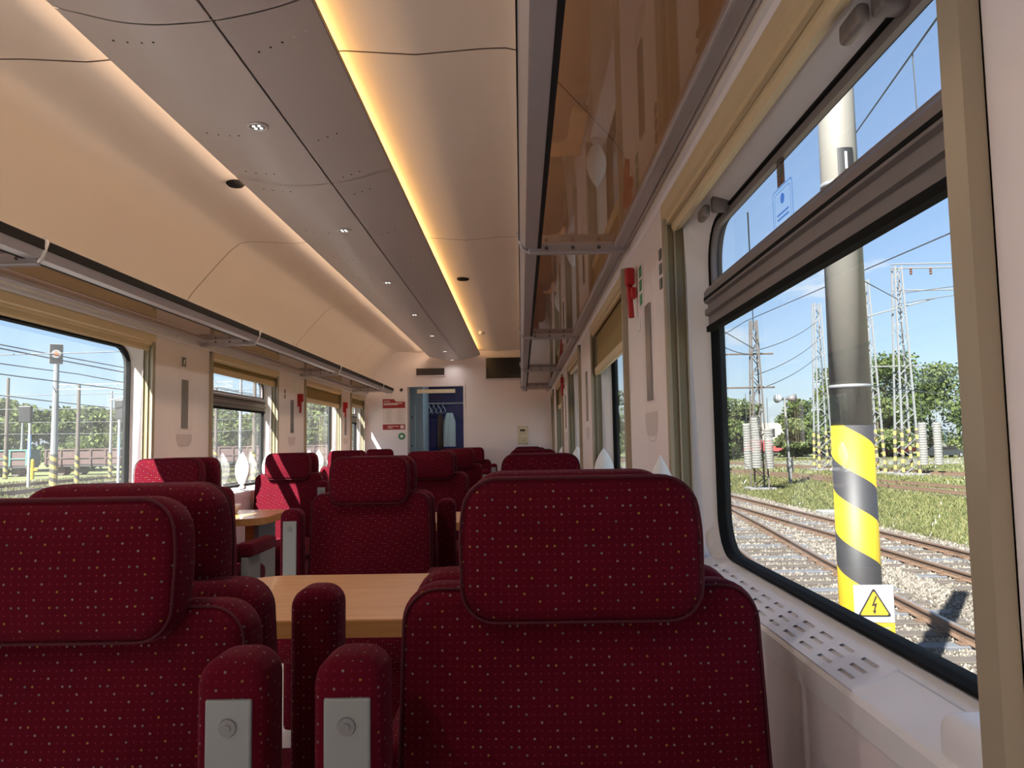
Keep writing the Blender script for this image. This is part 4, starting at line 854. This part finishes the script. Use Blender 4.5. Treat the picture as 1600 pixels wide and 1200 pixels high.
# road, car, railcar
struct(MB().box(18, 160, 74, 92, GZ - .05, GZ + .03).build('road', 'asphalt'), 'pale road beyond the masts')
c = thing('parked_car', 'dark car parked by the road at the right window edge', 'car', (52.8, 95, GZ + .03), R(12))
body = [(-2.2, .28), (2.2, .28), (2.25, .6), (2.1, .85), (1.2, .95), (.55, 1.42), (-1.0, 1.45), (-1.7, 1.0), (-2.2, .92)]
MB().prism(body, -.85, .85).build('body', 'car_black', c); MB().prism([(-1.5, .98), (1.1, .98), (.5, 1.38), (-.95, 1.40)], -.86, .86).build('windows', 'screen', c)
for x in (-1.35, 1.4):
    for y in (-.86, .7): MB().cyl((x, y, .33), (x, y + .16, .33), .33, .33, 16).build('wheel', 'rubber', c); MB().cyl((x, y - .01, .33), (x, y, .33), .2, .2, 12).build('hubcap', 'galv', c)
c = thing('parked_car', 'red car partly hidden behind the dark one', 'car', (49.8, 101, GZ + .03), R(20))
MB().prism([(x, z + .35) for x, z in body], -.85, .85).build('body', 'railcar_red', c); MB().prism([(-1.5, 1.33), (1.1, 1.33), (.5, 1.73), (-.95, 1.75)], -.86, .86).build('windows', 'screen', c)
for x in (-1.35, 1.4): MB().cyl((x, -.9, .33), (x, .9, .33), .36, .36, 14).build('wheel', 'rubber', c)
c = thing('railcar', 'red and cream railcar standing among the trees behind the dark mast', 'railcar', (34.5, 112, GZ), R(-22))
MB().prism([(-5.5, .9), (4.2, .9), (4.6, 1.2), (4.6, 2.5), (-5.5, 2.5)], -1.4, 1.4).build('lower_body', 'railcar_red', c); MB().prism([(-5.5, 2.5), (4.6, 2.5), (3.9, 4.6), (3.4, 4.9), (-5.5, 4.9)], -1.4, 1.4).build('upper_body', 'railcar_cream', c)
for x in (-4.6, -2.4, -.2, 1.7): MB().box(x, x + 1.4, -1.43, 1.43, 2.9, 4.1).build('window', 'screen', c)
for x in (-4, 3): MB().cyl((x, -.9, .46), (x, .9, .46), .46, .46, 14).build('wheel', 'rust_steel', c)
MB().box(-5.5, 4.2, -1.2, 1.2, .5, .95).build('underframe', 'wag_dark', c)

# ---- left side of the yard
def pole(label, x, y, h, striped=True, arm=None, m='galv', r=.17):
    t = thing('catenary_pole', label, 'pole', (x, y, GZ), 0, 'catenary poles left of the carriage')
    if striped: MB().lathe([(r * 1.08, 0), (r * 1.04, 2.4)], n=12).build('striped_foot', 'stripes_far', t)
    MB().cyl((0, 0, 2.3 if striped else 0), (0, 0, h), r, r * .7, 12).build('pole', m, t)
    if arm:
        x1, z = arm; mb = MB()
        for dz in (0, .35): mb.tube([(0, 0, z + dz), (x1, 0, z + dz)], .05, 4)
        n = 14
        for i in range(n): mb.cyl((x1 * i / n, 0, z + (.35 if i % 2 else 0)), (x1 * (i + 1) / n, 0, z + (0 if i % 2 else .35)), .03, .03, 4, False)
        mb.build('lattice_arm', m, t); MB().tube([(x1 * .30, 0, z - .9), (x1 * .55, 0, z - .1)], .05, 5).build('steady_arm', m, t)
    return t
pA = pole('stout grey pole carrying the white-ringed signal board, striped foot, left window', -33.0, 55.5, 9.2, True, (13, 7.1), r=.26)
pole('dark slim pole with striped foot just right of the signal board pole', -34.2, 60.5, 7.9, True, None, 'rust_steel'); pole('slim striped-foot pole at the left edge of the picture', -49.0, 74, 9.8, True, None, 'rust_steel', .2)
pole('slim pole near the right side of the first left window', -36.4, 69.5, 8.0, True, None, 'galv', .14); pole('thin pale pole far behind the wagons at left', -54, 84, 6.5, False, None, 'galv', .14)
for i, (x, y, h) in enumerate(((-27.5, 66, 8.5), (-25.5, 72, 9.5), (-31, 80, 9), (-22.5, 76, 9), (-20, 60, 8.2), (-18, 82, 9), (-24.0, 88, 9.5))): pole('%s of the poles seen through the second left window' % ords[i], x, y, h, i % 2 == 0, (-6, h - 2.2) if i in (1, 3) else None, 'galv' if i % 2 else 'rust_steel', .18)
sb = thing('signal_board', 'black square signal board with white ring and orange dot on a pole', 'sign', (-32.75, 55.0, 8.2)); sb.rotation_euler = (0, 0, R(31))
MB().box(-.44, .44, -.03, .03, -.74, .74).build('white_edge', 'sign_white', sb); MB().box(-.40, .40, -.05, -.03, -.69, .69).build('board', 'sign_black', sb)
for r_, m_, y_ in ((.30, 'sign_white', -.06), (.18, 'orange', -.07)): MB().cyl((0, y_ + .01, 0), (0, y_, 0), r_, r_, 24).build('disc', m_, sb)
sg = thing('signal_post', 'slim signal post with dark head and blue and white mast, first left window', 'signal', (-28.6, 56.1, GZ)); MB().cyl((0, 0, 0), (0, 0, 2.2), .1, .1, 8).build('post', 'sign_white', sg); MB().cyl((0, 0, 2.2), (0, 0, 3.6), .1, .1, 8).build('blue_band', 'sticker_blue', sg); MB().cyl((0, 0, 3.6), (0, 0, 5.4), .1, .1, 8).build('post', 'sign_white', sg); link('head', bmesh_me(rbox(-.32, .32, -.15, .15, 4.9, 6.3, .05, 2), 'head', 'sign_black', False), sg)
sg = thing('signal_post', 'blue and white signal post just left of the signal board pole', 'signal', (-34.5, 55.0, GZ)); MB().cyl((0, 0, 0), (0, 0, 2.2), .1, .1, 8).build('post', 'sign_white', sg); MB().cyl((0, 0, 2.2), (0, 0, 3.8), .11, .11, 8).build('blue_band', 'sticker_blue', sg); MB().cyl((0, 0, 3.8), (0, 0, 5.0), .1, .1, 8).build('post', 'sign_white', sg); link('head', bmesh_me(rbox(-.8, .1, -.15, .15, 4.7, 5.9, .05, 2), 'head', 'sign_black', False), sg)
bo = thing('yellow_bollard', 'small yellow marker post beside the left tracks', 'post', (-45.4, 72.5, GZ)); MB().lathe([(.16, 0), (.16, 1.7), (.1, 1.9)], n=12).build('post', 'yellow', bo); MB().box(-.5, .5, -.06, .06, .8, 1.0).build('board', 'yellow', bo)
def wagon(label, x, y, ln, m, rz, open_top):
    t = thing('freight_wagon', label, 'wagon', (x, y, GZ), rz, 'freight wagons left of the carriage'); h = ln / 2
    MB().box(-h, h, -1.3, 1.3, .9, 1.15).build('chassis', 'wag_dark', t); MB().box(-h, h, -1.35, 1.35, 1.15, 2.55).build('body', m if not open_top else 'wag_brown', t)
    for i in range(9): MB().box(-h + ln * i / 8 - .08, -h + ln * i / 8 + .08, -1.46, 1.46, 1.1, 2.75).build('rib', m, t)
    MB().box(-h - .1, h + .1, -1.44, 1.44, 2.68, 2.82).build('top_rail', m, t); MB().box(-h - .1, h + .1, -1.44, 1.44, 1.8, 1.92).build('side_rail', m, t)
    for sx in (-1, 1):
        for dx in (-.9, .9): MB().cyl((sx * (h - 2.2) + dx, -.8, .46), (sx * (h - 2.2) + dx, .8, .46), .46, .46, 14).build('wheel', 'rust_steel', t)
wagon('turquoise ribbed freight wagon at the left edge', -57.5, 80.5, 13, 'wag_teal', R(8), True); wagon('brown ribbed freight wagon behind the signal board pole', -44.2, 84.0, 12.0, 'wag_brown', R(8), False); wagon('brown ribbed freight wagon right of the first left window', -31.5, 87.0, 12.0, 'wag_brown', R(8), False); wagon('farther brown freight wagon seen through the second left window', -18.5, 89.5, 12.0, 'wag_brown', R(8), False)

# ---- trees
def tree(name, x, y, h, w_, m, label, group, nleaf=2600, ls=.34):
    t = thing(name, label, 'tree', (x, y, GZ), 0, group); MB().cyl((0, 0, 0), (0, 0, h * .6), .22, .10, 8).build('trunk', 'bark', t)
    nb = 16; bl = []
    for i in range(nb):
        f = RNG.uniform(.12, .95); rad = w_ * (.55 + .45 * math.sin(math.pi * min(1, f * 1.05))) * .5; a = RNG.uniform(0, 6.28); d = RNG.uniform(.1, .75) * rad
        bl.append((math.cos(a) * d, math.sin(a) * d, f * h * .93, w_ * RNG.uniform(.20, .32) * (1.15 - .5 * f), h * RNG.uniform(.07, .13)))
    b = np.array(bl)[RNG.integers(0, nb, nleaf)]; dr_ = RNG.normal(0, 1, (nleaf, 3)); dr_ /= np.linalg.norm(dr_, axis=1)[:, None]; rr = RNG.random(nleaf) ** .45
    c = b[:, :3] + dr_ * np.stack([b[:, 3], b[:, 3], b[:, 4]], 1) * rr[:, None] * 1.15
    u = RNG.normal(0, 1, (nleaf, 3)); u /= np.linalg.norm(u, axis=1)[:, None]; w2 = np.cross(u, RNG.normal(0, 1, (nleaf, 3))); w2 /= np.linalg.norm(w2, axis=1)[:, None]
    s_ = RNG.uniform(.5, 1.1, (nleaf, 1)) * ls; v = np.stack([c - u * s_, c + w2 * s_ * .5, c + u * s_, c - w2 * s_ * .5], 1)
    np_mesh('crown', v.reshape(-1, 3), np.arange(4 * nleaf).reshape(-1, 4), m, t)
RT = [(26, 108, 10.5, 9), (20, 118, 11, 10), (31, 122, 11.5, 10), (37, 126, 10, 9), (41, 112, 8.5, 8), (43.5, 104, 10.5, 9), (46, 112, 14, 10), (50, 104, 15.5, 11), (54, 108, 16, 11), (59, 110, 15, 11), (64, 106, 14, 11), (69, 112, 15, 12), (36, 100, 5.5, 6), (28.5, 101, 6, 6), (40, 98, 6, 6), (76, 110, 14, 12), (15, 125, 11, 10), (10, 130, 12, 10), (47, 100, 8, 7)]
RTN = ['leafy green tree left of the dark lattice mast', 'leafy tree far left in the nearest right window', 'leafy tree just above the railcar', 'leafy tree behind the loudspeaker post', 'low leafy tree right of the loudspeaker post', 'tree just left of the striped pole', 'tree hidden partly by the striped pole', 'tall tree just right of the striped pole', 'tallest tree, behind the mast with cross arms', 'tall tree right of the mast with cross arms', 'tree at the right edge of the nearest right window', 'tree behind the beige post of the nearest window', 'small bush right of the railcar', 'small bush left of the railcar', 'small bush beside the loudspeaker post', 'farthest right tree, hidden by the beige post', 'tree seen through the far right windows', 'farther tree seen through the far right windows', 'bush at the foot of the striped pole trees']
for i, (x, y, h, w_) in enumerate(RT): tree('leafy_tree', x, y, h, w_, 'leaves' if i % 3 else 'leaves_light', RTN[i], 'trees beyond the yard on the right', 4200, .36)
LT = [(-78, 100, 8.5), (-71, 102, 9.3), (-66, 99, 9.2), (-60, 103, 8.6), (-55, 100, 8.0), (-50.5, 104, 8.8), (-45, 101, 8.2), (-40, 104, 8.0), (-35, 102, 8.6), (-30, 104, 8.4), (-25, 101, 8.8), (-20, 104, 8.6), (-15, 103, 8.2), (-10, 106, 9)]
for i, (x, y, h) in enumerate(LT): tree('yard_tree', x, y, h * 1.08, 13.5, 'leaves_light', '%s tree from the left in the row behind the wagons' % (ords + ['ninth', 'tenth', 'eleventh', 'twelfth', 'thirteenth', 'fourteenth'])[i].replace('nearest', 'first'), 'trees behind the wagons on the left', 6500, .40)

# ---- overhead wires
def wire(pts, label, r=.018, sag=0.0, n=10):
    P = []
    for a, b in zip(pts, pts[1:]):
        a, b = Vector(a), Vector(b)
        for i in range(n): tt = i / n; p = a.lerp(b, tt); p.z -= 4 * sag * tt * (1 - tt); P.append(p)
    P.append(Vector(pts[-1])); tag(MB().tube(P, r, 5).build('overhead_wire', 'wire'), label, 'wire', 'overhead wires')

# right side: contact and messenger wires along the tracks, guys between the masts
wire([(3.56, 2, 4.344), (5.322, 8, 5.497), (8.266, 18, 7.42)], 'messenger wire rising across the top light of the nearest right window', .012)
wire([(5.499, 8.6, 5.612), (5.53, 8.6, 4.2)], 'thin dropper hanging from the messenger wire in the top light', .008)
wire([(8.2, 8, 4.45), (8.6, 26, 5.2), (9.4, 60, 4.9)], 'contact wire above the second track', .014); wire([(8.4, 8, 6.0), (8.7, 26, 6.6), (9.4, 60, 6.3)], 'messenger wire above the second track', .014, .25)
wire([(27.8, 54.2, 10.9), (10, 25, 7.6)], 'wire running from the mast with cross arms towards the striped pole', .03); wire([(27.8, 54.2, 11.3), (44, 49, 12.6)], 'upper wire leaving the mast with cross arms to the right', .03); wire([(27.8, 54.2, 10.6), (44, 47, 12.0)], 'lower wire leaving the mast with cross arms to the right', .03)
wire([(26.0, 64.5, 11.0), (13.45, 41, 5.9)], 'upper guy wire between the dark mast and the silver mast', .025, .3); wire([(26.0, 64.5, 9.4), (13.45, 41, 4.6)], 'middle guy wire between the dark mast and the silver mast', .025, .3); wire([(26.0, 64.5, 8.1), (13.45, 41, 3.8)], 'lower guy wire between the dark mast and the silver mast', .025, .3)
wire([(13.45, 41, 6.0), (9.0, 33, 6.3)], 'upper wire from the dark lattice mast to the left', .022); wire([(13.45, 41, 5.7), (9.0, 33, 5.6)], 'lower wire from the dark lattice mast to the left', .022, .2); wire([(13.45, 41, 7.0), (7, 20, 7.2)], 'wire from the top of the dark lattice mast', .022)
wire([(20, 30, 6.4), (60, 80, 5.0)], 'long level wire in front of the right-hand trees', .03); wire([(18, 40, 4.0), (70, 90, 3.4)], 'long low wire in front of the right-hand trees', .03)
# left side
for i, (za, zb, xa) in enumerate(((8.6, 7.2, -9), (7.2, 6.4, -9), (8.4, 7.0, -14.5), (6.9, 6.0, -14.5), (8.2, 7.0, -20), (6.6, 5.7, -20), (8.0, 7.2, -26), (6.4, 5.6, -26), (7.8, 7.2, -32), (6.2, 5.6, -38))):
    wire([(xa, 2, za - .6), (xa - 2, 60, zb), (xa - 2, 120, zb)], '%s overhead wire along the left tracks, counted from the carriage' % (ords + ['ninth', 'tenth'])[i].replace('nearest', 'first'), .02 + .0006 * abs(xa), .3)
for i, (y, z) in enumerate(((38, 6.6), (60, 6.0), (70, 5.4), (84, 4.6), (90, 3.4))):
    wire([(-70, y, z), (-5, y + 6, z + .6)], '%s cross wire spanning the left tracks' % ords[i].replace('nearest', 'first'), .03, .5)
